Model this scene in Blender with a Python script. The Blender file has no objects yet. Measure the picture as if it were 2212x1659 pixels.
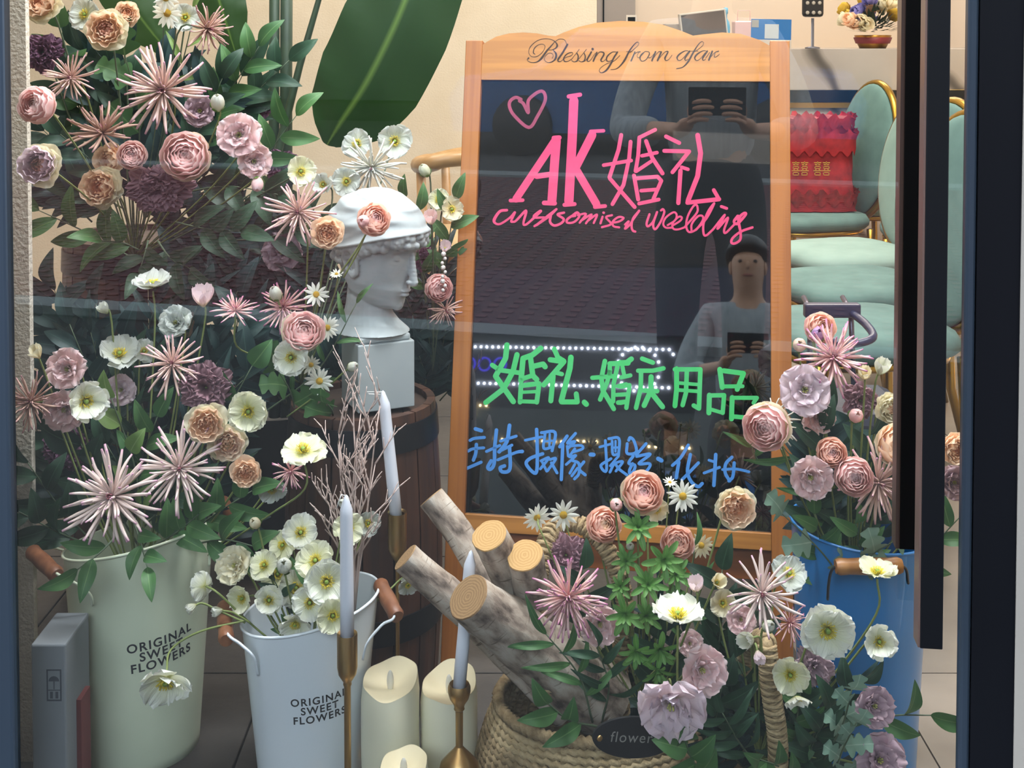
import bpy, bmesh, math, random
from mathutils import Vector, Matrix, noise
PI = math.pi
rnd = random.Random(7)
scene = bpy.context.scene
COL = scene.collection
# ------------------------------------------------------------------ camera, sky, lamps, exposure
FPX, CX, HC, PITCH = 2600.0, 1106.0, 1.2, math.radians(2)
CY = 73 + FPX * math.tan(PITCH)
cd = bpy.data.cameras.new('camera')
cam = bpy.data.objects.new('camera', cd)
COL.objects.link(cam)
cam.location = (0, 0, HC)
cam.rotation_euler = (PI / 2 - PITCH, 0, 0)
cd.sensor_width = 36
cd.lens = 36 * FPX / 2212
cd.shift_y = (CY - 829.5) / 2212
cd.clip_start = 0.02
scene.camera = cam
vs = scene.view_settings
vs.view_transform = 'Standard'; vs.look = 'None'; vs.gamma = 1; vs.use_curve_mapping = False
vs.exposure = 1.36
w = bpy.data.worlds.new('overcast_sky'); scene.world = w; w.use_nodes = True
bg = w.node_tree.nodes['Background']
bg.inputs[0].default_value = (0.80, 0.90, 1.0, 1)
bg.inputs[1].default_value = 4.0
scene.cycles.max_bounces = 6
scene.cycles.diffuse_bounces = 3
scene.cycles.glossy_bounces = 3
scene.cycles.transparent_max_bounces = 8
scene.cycles.caustics_reflective = False
scene.cycles.caustics_refractive = False
scene.cycles.sample_clamp_indirect = 4
scene.cycles.use_denoising = True
def area(name, loc, size, power, col, rot=(0, 0, 0)):
    l = bpy.data.lights.new(name, 'AREA'); l.shape = 'RECTANGLE'
    l.size, l.size_y = size; l.energy = power; l.color = col
    o = bpy.data.objects.new(name, l); o.location = loc; o.rotation_euler = rot; COL.objects.link(o)
WARM = (1, .90, .78)
area('ceiling_light', (-.3, 3.0, 2.85), (2.2, .5), 14, WARM)
area('ceiling_light', (1.2, 4.2, 2.85), (1.6, .5), 34, WARM)
area('ceiling_light', (1.2, 6.3, 2.85), (2.4, .6), 25, (1, .93, .84))
area('ceiling_light', (-.9, 4.3, 2.85), (1.0, .4), 16, WARM)
area('display_fill_light', (-.05, 1.80, 2.5), (2.4, .3), 36, (.93, .96, 1), (math.radians(-24), 0, 0))  # added fill lamp, unseen above the window, brightens the front display
area('display_fill_light', (.5, 1.74, 2.5), (1.6, .2), 8, (.93, .96, 1), (math.radians(-10), 0, 0))  # weaker added fill, also out of view, shifted to the right
# ------------------------------------------------------------------ projection helpers (pixel of the 2212 x 1659 photograph -> point at depth Y)
def P(px, py, Y):
    dx = (px - CX) / FPX; du = -(py - CY) / FPX
    dy = math.cos(PITCH) + du * math.sin(PITCH)
    dz = -math.sin(PITCH) + du * math.cos(PITCH)
    return Vector((dx * Y / dy, Y, HC + dz * Y / dy))
def floor_y(Y): return HC
# ------------------------------------------------------------------ materials
def lin(c):
    if isinstance(c, str):
        c = [int(c[i:i + 2], 16) / 255 for i in (0, 2, 4)]
    return tuple(((x / 12.92) if x <= .04045 else ((x + .055) / 1.055) ** 2.4) for x in c[:3]) + (1,)
MATS = {}
def N(nt, t, **k):
    n = nt.nodes.new(t)
    for a, b in k.items(): setattr(n, a, b)
    return n
def ramp(nt, stops, fac=None):
    r = N(nt, 'ShaderNodeValToRGB')
    e = r.color_ramp.elements
    while len(e) < len(stops): e.new(.5)
    for i, (p, c) in enumerate(stops):
        e[i].position = p; e[i].color = lin(c) if isinstance(c, str) else c
    if fac is not None: nt.links.new(fac, r.inputs[0])
    return r
def mat(name, color='808080', rough=.6, metal=0, coat=0, var=0.0, vscale=8, color2=None, bump=0, bscale=60, stretch=(1, 1, 1), emit=None, es=0, spec=.5, contrast=(.3, .7), detail=4, rnd_var=0, cscale=None):
    if name in MATS: return MATS[name]
    m = bpy.data.materials.new(name); m.use_nodes = True; MATS[name] = m
    nt = m.node_tree; b = nt.nodes['Principled BSDF']; L = nt.links.new
    b.inputs['Roughness'].default_value = rough; b.inputs['Metallic'].default_value = metal
    b.inputs['Coat Weight'].default_value = coat; b.inputs['Specular IOR Level'].default_value = spec
    b.inputs['Base Color'].default_value = lin(color)
    tc = N(nt, 'ShaderNodeTexCoord'); mp = N(nt, 'ShaderNodeMapping'); L(tc.outputs['Object'], mp.inputs[0]); mp.inputs['Scale'].default_value = stretch
    out = None
    if color2:
        nz = N(nt, 'ShaderNodeTexNoise'); nz.inputs['Scale'].default_value = vscale; nz.inputs['Detail'].default_value = detail
        L(mp.outputs[0], nz.inputs['Vector'])
        r = ramp(nt, [(contrast[0], color), (contrast[1], color2)], nz.outputs[0]); out = r.outputs[0]
    if rnd_var:
        oi = N(nt, 'ShaderNodeObjectInfo'); hs = N(nt, 'ShaderNodeHueSaturation'); mr = N(nt, 'ShaderNodeMapRange')
        L(oi.outputs['Random'], mr.inputs[0]); mr.inputs[3].default_value = 1 - rnd_var; mr.inputs[4].default_value = 1 + rnd_var
        L(mr.outputs[0], hs.inputs['Value'])
        if out: L(out, hs.inputs['Color'])
        else: hs.inputs['Color'].default_value = lin(color)
        out = hs.outputs[0]
    if out: L(out, b.inputs['Base Color'])
    if bump:
        n2 = N(nt, 'ShaderNodeTexNoise'); n2.inputs['Scale'].default_value = bscale; n2.inputs['Detail'].default_value = 5
        L(mp.outputs[0], n2.inputs['Vector'])
        bp = N(nt, 'ShaderNodeBump'); bp.inputs['Strength'].default_value = bump; bp.inputs['Distance'].default_value = .004
        L(n2.outputs[0], bp.inputs['Height']); L(bp.outputs[0], b.inputs['Normal'])
    if emit:
        b.inputs['Emission Color'].default_value = lin(emit); b.inputs['Emission Strength'].default_value = es
    return m
def petal_mat(name, stops, transl=.28, veins=.0, rv=.06):
    if name in MATS: return MATS[name]
    m = bpy.data.materials.new(name); m.use_nodes = True; MATS[name] = m
    nt = m.node_tree; b = nt.nodes['Principled BSDF']; L = nt.links.new
    b.inputs['Roughness'].default_value = .75; b.inputs['Specular IOR Level'].default_value = .2
    uv = N(nt, 'ShaderNodeUVMap'); sp = N(nt, 'ShaderNodeSeparateXYZ'); L(uv.outputs[0], sp.inputs[0])
    r = ramp(nt, stops, sp.outputs[1])
    oi = N(nt, 'ShaderNodeObjectInfo'); mr = N(nt, 'ShaderNodeMapRange'); L(oi.outputs['Random'], mr.inputs[0])
    mr.inputs[3].default_value = 1 - rv; mr.inputs[4].default_value = 1 + rv
    hs = N(nt, 'ShaderNodeHueSaturation'); L(mr.outputs[0], hs.inputs['Value']); L(r.outputs[0], hs.inputs['Color'])
    col = hs.outputs[0]
    if veins:
        wv = N(nt, 'ShaderNodeTexNoise'); wv.inputs['Scale'].default_value = 1; wv.inputs['Detail'].default_value = 2
        mp = N(nt, 'ShaderNodeMapping'); mp.inputs['Scale'].default_value = (34, 2.5, 1); L(uv.outputs[0], mp.inputs[0]); L(mp.outputs[0], wv.inputs['Vector'])
        bp = N(nt, 'ShaderNodeBump'); bp.inputs['Strength'].default_value = veins; bp.inputs['Distance'].default_value = .002
        L(wv.outputs[0], bp.inputs['Height']); L(bp.outputs[0], b.inputs['Normal'])
    L(col, b.inputs['Base Color'])
    if transl:
        t = N(nt, 'ShaderNodeBsdfTranslucent'); L(col, t.inputs[0]); mx = N(nt, 'ShaderNodeMixShader'); mx.inputs[0].default_value = transl
        L(b.outputs[0], mx.inputs[1]); L(t.outputs[0], mx.inputs[2]); L(mx.outputs[0], nt.nodes['Material Output'].inputs[0])
    return m
def leaf_mat(name, c1, c2, vein, transl=.15):
    if name in MATS: return MATS[name]
    m = bpy.data.materials.new(name); m.use_nodes = True; MATS[name] = m
    nt = m.node_tree; b = nt.nodes['Principled BSDF']; L = nt.links.new
    b.inputs['Roughness'].default_value = .5; b.inputs['Specular IOR Level'].default_value = .35
    uv = N(nt, 'ShaderNodeUVMap'); sp = N(nt, 'ShaderNodeSeparateXYZ'); L(uv.outputs[0], sp.inputs[0])
    oi = N(nt, 'ShaderNodeObjectInfo')
    r = ramp(nt, [(0, c1), (1, c2)], oi.outputs['Random'])
    vr = ramp(nt, [(.46, (0, 0, 0, 1)), (.5, (1, 1, 1, 1)), (.54, (0, 0, 0, 1))], sp.outputs[0])
    mx = N(nt, 'ShaderNodeMix', data_type='RGBA'); L(vr.outputs[0], mx.inputs[0]); L(r.outputs[0], mx.inputs[6]); mx.inputs[7].default_value = lin(vein)
    L(mx.outputs[2], b.inputs['Base Color'])
    t = N(nt, 'ShaderNodeBsdfTranslucent'); L(mx.outputs[2], t.inputs[0]); ms = N(nt, 'ShaderNodeMixShader'); ms.inputs[0].default_value = transl
    L(b.outputs[0], ms.inputs[1]); L(t.outputs[0], ms.inputs[2]); L(ms.outputs[0], nt.nodes['Material Output'].inputs[0])
    return m
def grain_mat(name, c1, c2, scale, stretch, rough=.45, dist=1.0, bump=.0, lo=.35, hi=.65):
    return mat(name, c1, rough=rough, color2=c2, vscale=scale, stretch=stretch, contrast=(lo, hi), bump=bump, bscale=scale * 1.5, detail=3)
# ------------------------------------------------------------------ object helpers
def tag(o, label=None, cat=None, group=None, kind=None):
    if label: o['label'] = label
    if cat: o['category'] = cat
    if group: o['group'] = group
    if kind: o['kind'] = kind
    return o
def empty(name, loc=(0, 0, 0), label=None, cat=None, group=None, rz=0, M=None):
    o = bpy.data.objects.new(name, None); COL.objects.link(o); o.empty_display_size = .02
    if M is not None: o.matrix_basis = M
    else: o.location = loc; o.rotation_euler = (0, 0, rz)
    return tag(o, label, cat, group)
def link(name, me, m=None, parent=None, M=None, mods=False):
    if m is not None and not me.materials: me.materials.append(m)
    o = bpy.data.objects.new(name, me); COL.objects.link(o)
    if parent is not None: o.parent = parent
    if M is not None: o.matrix_basis = M
    return o
class MB:
    def __init__(s): s.v = []; s.f = []; s.uv = {}
    def add(s, vs, fs):
        n = len(s.v); s.v += [tuple(x) for x in vs]; s.f += [tuple(i + n for i in f) for f in fs]; return s
    def box(s, lo, hi, M=None):
        x0, y0, z0 = lo; x1, y1, z1 = hi
        v = [Vector(p) for p in ((x0, y0, z0), (x1, y0, z0), (x1, y1, z0), (x0, y1, z0), (x0, y0, z1), (x1, y0, z1), (x1, y1, z1), (x0, y1, z1))]
        if M is not None: v = [M @ p for p in v]
        return s.add(v, [(0, 3, 2, 1), (4, 5, 6, 7), (0, 1, 5, 4), (1, 2, 6, 5), (2, 3, 7, 6), (3, 0, 4, 7)])
    def tube(s, pts, rad, n=8, caps=True, closed=False):
        pts = [Vector(p) for p in pts]; k = len(pts)
        if not hasattr(rad, '__len__'): rad = [rad] * k
        vs = []; up = Vector((0, 0, 1)); prev = None
        for i, p in enumerate(pts):
            if closed: t = pts[(i + 1) % k] - pts[i - 1]
            else: t = pts[min(i + 1, k - 1)] - pts[max(i - 1, 0)]
            t = t.normalized() if t.length > 1e-9 else Vector((0, 0, 1))
            if prev is None: a = t.cross(up if abs(t.z) < .95 else Vector((1, 0, 0))).normalized()
            else: a = (prev - t * prev.dot(t)).normalized()
            prev = a; b = t.cross(a)
            for j in range(n):
                q = 2 * PI * j / n; vs.append(p + (a * math.cos(q) + b * math.sin(q)) * rad[i])
        fs = []
        for i in range(k if closed else k - 1):
            for j in range(n):
                a0 = i * n + j; a1 = i * n + (j + 1) % n; b0 = ((i + 1) % k) * n + j; b1 = ((i + 1) % k) * n + (j + 1) % n
                fs.append((a0, a1, b1, b0))
        if caps and not closed:
            fs.append(tuple(range(n))[::-1]); fs.append(tuple(range((k - 1) * n, k * n)))
        return s.add(vs, fs)
    def lathe(s, prof, c=(0, 0, 0), n=24, M=None, sx=1, sy=1, cap=False):
        c = Vector(c); vs = []
        for r, z in prof:
            for j in range(n):
                q = 2 * PI * j / n; p = Vector((r * math.cos(q) * sx, r * math.sin(q) * sy, z)); vs.append((M @ p if M is not None else p) + c)
        fs = [(i * n + j, i * n + (j + 1) % n, (i + 1) * n + (j + 1) % n, (i + 1) * n + j) for i in range(len(prof) - 1) for j in range(n)]
        if cap: fs += [tuple(range(n))[::-1], tuple(range((len(prof) - 1) * n, len(prof) * n))]
        return s.add(vs, fs)
    def sphere(s, c, r, n=12, k=8, M=None):
        if not hasattr(r, '__len__'): r = (r, r, r)
        c = Vector(c); vs = []; fs = []
        for i in range(k + 1):
            t = PI * i / k
            for j in range(n):
                q = 2 * PI * j / n; p = Vector((r[0] * math.sin(t) * math.cos(q), r[1] * math.sin(t) * math.sin(q), r[2] * math.cos(t)))
                vs.append((M @ p if M is not None else p) + c)
        fs = [(i * n + j, (i + 1) * n + j, (i + 1) * n + (j + 1) % n, i * n + (j + 1) % n) for i in range(k) for j in range(n)]
        return s.add(vs, fs)
    def mesh(s, name, smooth=True, weld=False):
        me = bpy.data.meshes.new(name); me.from_pydata(s.v, [], s.f)
        if weld:
            bm = bmesh.new(); bm.from_mesh(me); bmesh.ops.remove_doubles(bm, verts=bm.verts, dist=1e-6); bm.to_mesh(me); bm.free()
        if smooth: me.polygons.foreach_set('use_smooth', [True] * len(me.polygons))
        me.update(); return me
    def build(s, name, m, parent=None, M=None, smooth=True, weld=False, auto=None):
        o = link(name, s.mesh(name, smooth, weld), m, parent, M)
        if auto is not None and smooth:
            o.data.set_sharp_from_angle(angle=math.radians(auto))
        return o
def bevel(o, wd, seg=2):
    b = o.modifiers.new('bevel', 'BEVEL'); b.width = wd; b.segments = seg; b.limit_method = 'ANGLE'; b.angle_limit = math.radians(40); return o
def box(name, lo, hi, m, parent=None, bw=0, M=None, **k):
    o = MB().box(lo, hi).build(name, m, parent, M, smooth=False)
    if bw: bevel(o, bw)
    return o
GR = {}
def grid(key, nu, nv, f):
    """petal or leaf surface: f(u in -1..1, v in 0..1) -> Vector; UV = (u, v)"""
    if key in GR: return GR[key]
    vs = []; fs = []
    for i in range(nv + 1):
        for j in range(nu + 1):
            vs.append(f(2 * j / nu - 1, i / nv))
    for i in range(nv):
        for j in range(nu):
            a = i * (nu + 1) + j; fs.append((a, a + 1, a + nu + 2, a + nu + 1))
    me = bpy.data.meshes.new(str(key[0])); me.from_pydata([tuple(v) for v in vs], [], fs)
    uvl = me.uv_layers.new(name='UVMap')
    for l in me.loops:
        i, j = divmod(l.vertex_index, nu + 1); uvl.data[l.index].uv = (j / nu, i / nv)
    me.polygons.foreach_set('use_smooth', [True] * len(me.polygons)); me.update()
    GR[key] = me; return me
def with_mat(me, m):
    k = ('m', me.name, m.name)
    if k not in GR:
        c = me.copy(); c.materials.clear(); c.materials.append(m); GR[k] = c
    return GR[k]
def smooth_path(pts, n=6):
    """Catmull-Rom through the points"""
    p = [Vector(q) for q in pts]; p = [p[0] * 2 - p[1]] + p + [p[-1] * 2 - p[-2]]; out = []
    for i in range(1, len(p) - 2):
        for k in range(n):
            t = k / n; a, b, c, d = p[i - 1:i + 3]
            out.append(.5 * ((2 * b) + (c - a) * t + (2 * a - 5 * b + 4 * c - d) * t * t + (3 * b - a - 3 * c + d) * t ** 3))
    out.append(p[-2]); return out
def frame_z(z, roll=0):
    z = Vector(z).normalized(); x = Vector((0, 0, 1)).cross(z)
    if x.length < .05: x = Vector((1, 0, 0))
    x.normalize(); y = z.cross(x); M = Matrix((x, y, z)).transposed().to_4x4()
    return M @ Matrix.Rotation(roll, 4, 'Z')
# ------------------------------------------------------------------ room shell
M_wall = mat('cream_wall', 'd6cbb8', rough=.9, color2='cec2ad', vscale=6, bump=.25, bscale=140)
M_white = mat('white_wall', 'cfc3b6', rough=.8)
M_stucco = mat('stucco', 'cfc8ba', rough=.95, color2='c3bbae', vscale=20, bump=.9, bscale=160)
M_black = mat('black_metal', '06070a', rough=.45, spec=.12)
M_bronze = mat('bronze_side', '5d4a44', rough=.38, metal=.6)
M_frame = mat('dark_blue_frame', '28323e', rough=.38, metal=.5)
M_gold = mat('polished_gold', 'b08a3a', rough=.22, metal=1)
M_brass = mat('brushed_brass', 'a88a5c', rough=.34, metal=1)
M_marble = mat('grey_marble', 'a39c95', rough=.16, color2='948c86', vscale=3)
M_tile = mat('floor_tile', '8c847b', rough=.2, color2='7a726a', vscale=4, rnd_var=.06)
M_dark = mat('dark_gloss', '101216', rough=.12)
def struct(o): o['kind'] = 'structure'; return o
fl = struct(empty('floor', (0, 0, 0)))
tm = MB().box((.0015, .0015, -.03), (.5985, .5985, 0)).mesh('tile', smooth=False); tm.materials.append(M_tile)
for i in range(-5, 6):
    for j in range(0, 11):
        o = link('tile', tm, None, fl, Matrix.Translation((i * .6 + .1, 1.62 + j * .6, 0)))
o = MB().box((-3, 1.55, -.06), (3.8, 8.3, -.031)).build('tile_bed', mat('grout', '3a3735'), fl, smooth=False)
struct(box('ceiling', (-3, 1.5, 2.9), (3.2, 8.0, 3.0), M_white))
struct(box('wall_back', (-3, 4.9, 0), (.345, 5.0, 2.9), M_wall))
struct(box('wall_rear', (.2, 7.5, 0), (3.0, 7.6, 2.9), M_white))
struct(box('wall_left', (-3.1, 1.6, 0), (-3.0, 5.0, 2.9), M_wall))
struct(box('wall_right', (2.5, 1.45, 0), (2.6, 7.6, 2.9), M_white))
struct(box('wall_partition_side', (.245, 5.0, 0), (.345, 7.5, 2.9), M_white))
pil = struct(box('wall_pillar', (-1.5, 1.925, -.05), (P(66, 830, 1.925).x, 1.94, 2.9), M_stucco))
# LED lit baseboard on the right wall
bb = struct(box('baseboard_right', (2.44, 4.0, .0), (2.5, 7.5, .10), mat('dark_skirting', '2b2622')))
box('light_strip', (2.425, 4.0, .10), (2.5, 7.5, .115), mat('warm_led', 'ffd27a', emit='ffc865', es=7), bb)
box('light_strip', (2.40, 4.0, .0), (2.44, 7.5, .012), mat('warm_led', 'ffd27a'), bb)
slab = struct(empty('floor_2', (0, 0, 0)))
M_slate = mat('slate_mat', '3b3733', rough=.8, color2='292624', vscale=5, bump=.5, bscale=30)
for i in range(4):
    for j in range(5): box('slate_tile', (-1.45 + i * .5, 1.70 + j * .5, 0), (-1.45 + i * .5 + .497, 1.70 + j * .5 + .497, .012), M_slate, slab, bw=.002)
# ------------------------------------------------------------------ shop front: the pane is turned 7 degrees to the lens
GR_ANG = math.radians(-7)
GM = Matrix.Translation((0, 1.60, 0)) @ Matrix.Rotation(GR_ANG, 4, 'Z')
def on_glass(px, off=0):
    """local x on the glass plane seen at column px"""
    dx = (px - CX) / FPX; t = math.tan(GR_ANG)
    y = (1.60 + off) / (1 - dx * t); x = dx * y
    return (GM.inverted() @ Vector((x, y, 0))).x
gm = bpy.data.materials.new('window_glass'); gm.use_nodes = True; nt = gm.node_tree
nt.nodes.remove(nt.nodes['Principled BSDF'])
tr = N(nt, 'ShaderNodeBsdfTransparent'); tr.inputs[0].default_value = (.965, .985, .98, 1)
gl = N(nt, 'ShaderNodeBsdfGlossy'); gl.inputs['Roughness'].default_value = 0.0; gl.inputs[0].default_value = (1, 1, 1, 1)
fr = N(nt, 'ShaderNodeFresnel'); fr.inputs[0].default_value = 1.5
mu = N(nt, 'ShaderNodeMath', operation='MULTIPLY'); mu.inputs[1].default_value = 1.45; nt.links.new(fr.outputs[0], mu.inputs[0])
mx = N(nt, 'ShaderNodeMixShader'); nt.links.new(mu.outputs[0], mx.inputs[0]); nt.links.new(tr.outputs[0], mx.inputs[1]); nt.links.new(gl.outputs[0], mx.inputs[2])
nt.links.new(mx.outputs[0], nt.nodes['Material Output'].inputs[0])
wdw = struct(empty('window_1', M=GM))
xl = on_glass(12); xr = on_glass(2092)
MB().add([(xl - .02, 0, -.1), (xr, 0, -.1), (xr, 0, 2.6), (xl - .02, 0, 2.6)], [(0, 1, 2, 3)]).build('window_pane', gm, wdw, smooth=False)
f1 = box('window_frame', (xl - .09, -.012, -.1), (on_glass(17), .01, 2.6), M_frame, wdw, bw=.004)
box('window_frame', (on_glass(2086), -.012, -.1), (on_glass(2110), .008, 2.6), M_frame, wdw, bw=.004)
box('window_frame', (-1.2, -.05, 2.6), (1.3, .05, 2.75), M_black, wdw)
box('dark_panel', (on_glass(2110), -.014, -.1), (on_glass(2204), .012, 2.6), mat('black_panel', '08090d', rough=.4, spec=.1), wdw)
box('panel_edge', (on_glass(2204), -.016, -.1), (on_glass(2400), .014, 2.6), mat('light_edge', '6f6a64', rough=.7), wdw)
struct(box('wall_front', (-3, -.02, 2.6), (3.6, .1, 3.6), M_black, M=GM)); 
struct(box('wall_front_side', (-3, -.02, -.1), (xl - .05, .06, 2.6), M_stucco, M=GM))
struct(box('wall_front_end', (on_glass(2400), -.02, -.1), (3.6, .06, 2.6), M_stucco, M=GM))
# door pull: outer square bar with its own two stand-offs, inner bar behind the glass
zo = P(2000, 1366, 1.5).z; zi = P(1960, 1192, 1.56).z
dh = empty('door_pull_handle', (GM @ Vector((on_glass(2012), 0, 0))), 'long black square door pull bar on the outside of the glass', 'door handle')
R7 = Matrix.Rotation(GR_ANG, 4, 'Z')
xo0, xo1 = on_glass(1992, -.05), on_glass(2041, -.05); xc = on_glass(2012)
bo = box('bar', (xo0 - xc, -.078, zo), (xo1 - xc, -.050, 2.2), M_black, dh, bw=.0012, M=R7)
box('bar_side', (xo0 - xc - .0025, -.077, zo + .001), (xo0 - xc, -.051, 2.2), M_bronze, dh, M=R7)
for z in (1.45, 2.0): box('mount', (xo0 - xc + .006, -.050, z), (xo1 - xc - .006, 0, z + .03), M_black, dh, M=R7)
di = empty('door_pull_handle', (GM @ Vector((on_glass(1960), 0, 0))), 'shorter black square pull bar on the inside of the glass', 'door handle')
xi0, xi1 = on_glass(1940, .05), on_glass(1982, .05); xd = on_glass(1960)
box('bar', (xi0 - xd + .005, .03, zi), (xi1 - xd, .058, 2.2), M_black, di, bw=.0012, M=R7)
box('bar_side', (xi0 - xd, .030, zi + .001), (xi0 - xd + .005, .057, 2.2), M_bronze, di, M=R7)
box('bar_side', (xi1 - xd, .030, zi + .001), (xi1 - xd + .0045, .057, 2.2), M_bronze, di, M=R7)
for z in (1.45, 2.0): box('mount', (xi0 - xd + .008, .0, z), (xi1 - xd - .004, .03, z + .03), M_black, di, M=R7)
# ------------------------------------------------------------------ the street behind the camera (seen mirrored in pane and board)
struct(box('street_ground', (-16, -30, -.20), (16, 1.5, -.12), mat('asphalt', '292a2c', rough=.9, color2='212224', vscale=3)))
pm = struct(empty('pavement', (0, 0, 0)))
MB().box((-7, -7.4, -.12), (9, -1.95, -.10)).build('red_paving', mat('red_paving', '4a2a2c', rough=.85, color2='3f2427', vscale=5), pm, smooth=False)
st = MB()
for i in range(0, 150):
    for j in range(0, 50):
        x = -6 + i * .1; y = -7.3 + j * .107
        st.box((x, y, -.10), (x + .045, y + .045, -.094))
tag(st.build('tactile_stud', mat('red_stud', '5a3436', rough=.8), pm, smooth=False), kind='stuff')
box('kerb', (-7, -1.95, -.12), (9, -1.78, -.08), mat('kerb', '6a7071', rough=.8), pm)
box('kerb', (-7, -7.7, -.12), (9, -7.4, -.08), mat('kerb', '6a7071'), pm)
bd = empty('shop_building', (0, 0, 0), 'dark shop row across the street with lit bulb borders', 'building')
box('facade', (-32, -14.6, -.2), (32, -14, 8.2), mat('facade_dark', '15181b', rough=.7, color2='101214', vscale=1), bd)
box('sign_board', (-9, -13.98, 3.55), (9, -13.9, 4.6), mat('sign_dark', '1c1a2c', rough=.6), bd)
box('shop_window', (-8, -13.98, .2), (8, -13.9, 2.4), mat('shop_glass', '1a2422', rough=.3), bd)
def bulbs(name, pts, r, m):
    b = MB()
    for p in pts: b.sphere(p, r, 6, 4)
    return tag(b.build(name, m, bd), kind='stuff')
Mb = mat('cold_bulb', 'dfe6ff', emit='dbe4ff', es=42); My = mat('warm_bulb', 'ffe0a8', emit='ffd898', es=36)
Mp = mat('purple_sign', '4038a0', emit='4a3cff', es=2.2)
bulbs('bulb_row', [(-6.25 + i * .098, -13.85, 3.33) for i in range(36)], .02, Mb)
bulbs('bulb_row', [(-6.25 + i * .098, -13.85, 2.76) for i in range(36)], .02, Mb)
bulbs('bulb_row', [(-3.28 + .33 * math.cos(a * PI / 9), -13.8, 3.02 + .33 * math.sin(a * PI / 9)) for a in range(18)] + [(-2.75 + .1 * a, -13.8, 3.25 - .09 * a) for a in range(5)], .02, Mb)
bulbs('bulb_row', [(-6.1 + i * .1, -13.85, 2.42) for i in range(5)] + [(-4.85 + i * .1, -13.85, 1.92) for i in range(5)] + [(-4.2 + i * .1, -13.85, 1.94) for i in range(4)] + [(-3.4 + i * .1, -13.85, 1.9) for i in range(10)], .018, My)
bulbs('bulb_row', [(-5.9 + .12 * math.cos(a), -13.85, 2.1 + .2 * math.sin(a)) for a in (1.6, 2.1, 2.6, 3.1, 3.6, 4.1)] + [(-5.6, -13.85, 1.93), (-5.4, -13.85, 1.92)], .018, My)
for i, x in enumerate((-6.02, -5.76, -5.5)):
    q = [(x + .1 * math.cos(a * PI / 10), -13.8, 3.05 + .1 * math.sin(a * PI / 10)) for a in range(20)]
    MB().tube(q, .016, 6, closed=True).build('round_sign', Mp, bd)
# parked car
cm = mat('car_paint', '24507f', rough=.25, spec=.5); cg = mat('car_glass', '0a0c0e', rough=.3, spec=.2)
car = empty('parked_car', (-1.3, -10.4, -.12), 'dark blue parked car seen only as a reflection in the window', 'car')
def car_sec(prof, hw, y0): pass
prof = [(-2.2, .25), (-2.25, .6), (-2.1, .85), (-1.3, .95), (-.75, 1.38), (.6, 1.42), (1.35, .98), (2.1, .9), (2.25, .6), (2.2, .25)]
cb = MB(); nP = len(prof); vs = []
for s, k in ((-1, 1), (-.8, 1.0), (.8, 1.0), (1, 1)):
    for x, z in prof: vs.append((x * (1 if abs(s) < 1 else .97), s * .88, z if abs(s) < 1 else .25 + (z - .25) * .93))
fs = [tuple(range(nP)), tuple(range(3 * nP, 4 * nP))[::-1]] + [(i * nP + j, (i + 1) * nP + j, (i + 1) * nP + (j + 1) % nP, i * nP + (j + 1) % nP) for i in range(3) for j in range(nP)]
cb.add(vs, fs).build('body', cm, car, auto=35)
for sy in (-.895, .895):
    MB().add([(-1.15, sy, .93), (1.2, sy, .97), (.55, sy * .97, 1.30), (-.68, sy * .97, 1.28)], [(0, 1, 2, 3)]).build('side_window', cg, car, smooth=False)
    for wx in (-1.35, 1.35): MB().lathe([(.0, -.1), (.31, -.1), (.33, -.05), (.33, .05), (.31, .1), (0, .1)], (wx, sy, .33), 20, Matrix.Rotation(PI / 2, 4, 'X')).build('wheel', mat('tyre', '111111'), car)
# dark street trees
for tx, ty in ((-9.5, -11.5), (2.6, -11.8), (6.5, -11.0)):
    tr_ = empty('street_tree', (tx, ty, -.15), 'dark street tree with bushy crown across the road', 'tree', 'trees across the road')
    MB().tube([(0, 0, 0), (.1, 0, 1.2), (0, .1, 2.4)], [.14, .1, .08], 8).build('trunk', mat('bark_dark', '1d1a17'), tr_)
    b = MB()
    for k in range(14): b.sphere((rnd.uniform(-1, 1), rnd.uniform(-.8, .8), rnd.uniform(2.4, 4.2)), rnd.uniform(.4, .75), 8, 6)
    tag(b.build('crown', mat('tree_dark', '131a12', color2='1d2618', vscale=12, bump=1, bscale=30), tr_), kind='stuff')
# ------------------------------------------------------------------ A-frame board
BO = Vector((-.09162, 2.22975, .300595)); ba, bb_ = -.161447, -.210569
BR = (Matrix.Rotation(ba, 4, 'Z') @ Matrix.Rotation(bb_, 4, 'X'))
BM = Matrix.Translation(BO) @ BR
BMi = BM.inverted()
BN = BR @ Vector((0, -1, 0))
CAMP = Vector((0, 0, HC))
def bpt(px, py, off=0.0):
    """pixel -> board-local point on the plane local y = -off"""
    d = P(px, py, 1.0) - CAMP; o = BMi @ CAMP; dl = BMi.to_3x3() @ d
    t = (-off - o.y) / dl.y; return o + dl * t
M_pineV = grain_mat('pine_upright', 'a2642a', '8f5521', 60, (1, 1, .035), rough=.4, lo=.42, hi=.6)
M_pineH = grain_mat('pine_rail', 'b07532', '9b6427', 60, (.035, 1, 1), rough=.4, lo=.42, hi=.6)
M_panel = mat('blackboard', '08090b', rough=.012, spec=.75, coat=.6)
bx_l, bx_r = bpt(1003, 90).x, bpt(1706, 90).x
wl = bpt(1039, 175, .012).x; wr = bpt(1663.5, 175, .012).x
sign = empty('blackboard_easel', M=BM, label='wooden framed black writing board on legs with a scalloped top rail', cat='signboard')
ztop = bpt(1690, 90).z
def bev_box(name, lo, hi, m, bw=.0015): return box(name, lo, hi, m, sign, bw=bw)
bev_box('upright', (wl - .034, -.012, -.305), (wl, .014, ztop), M_pineV)
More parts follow.
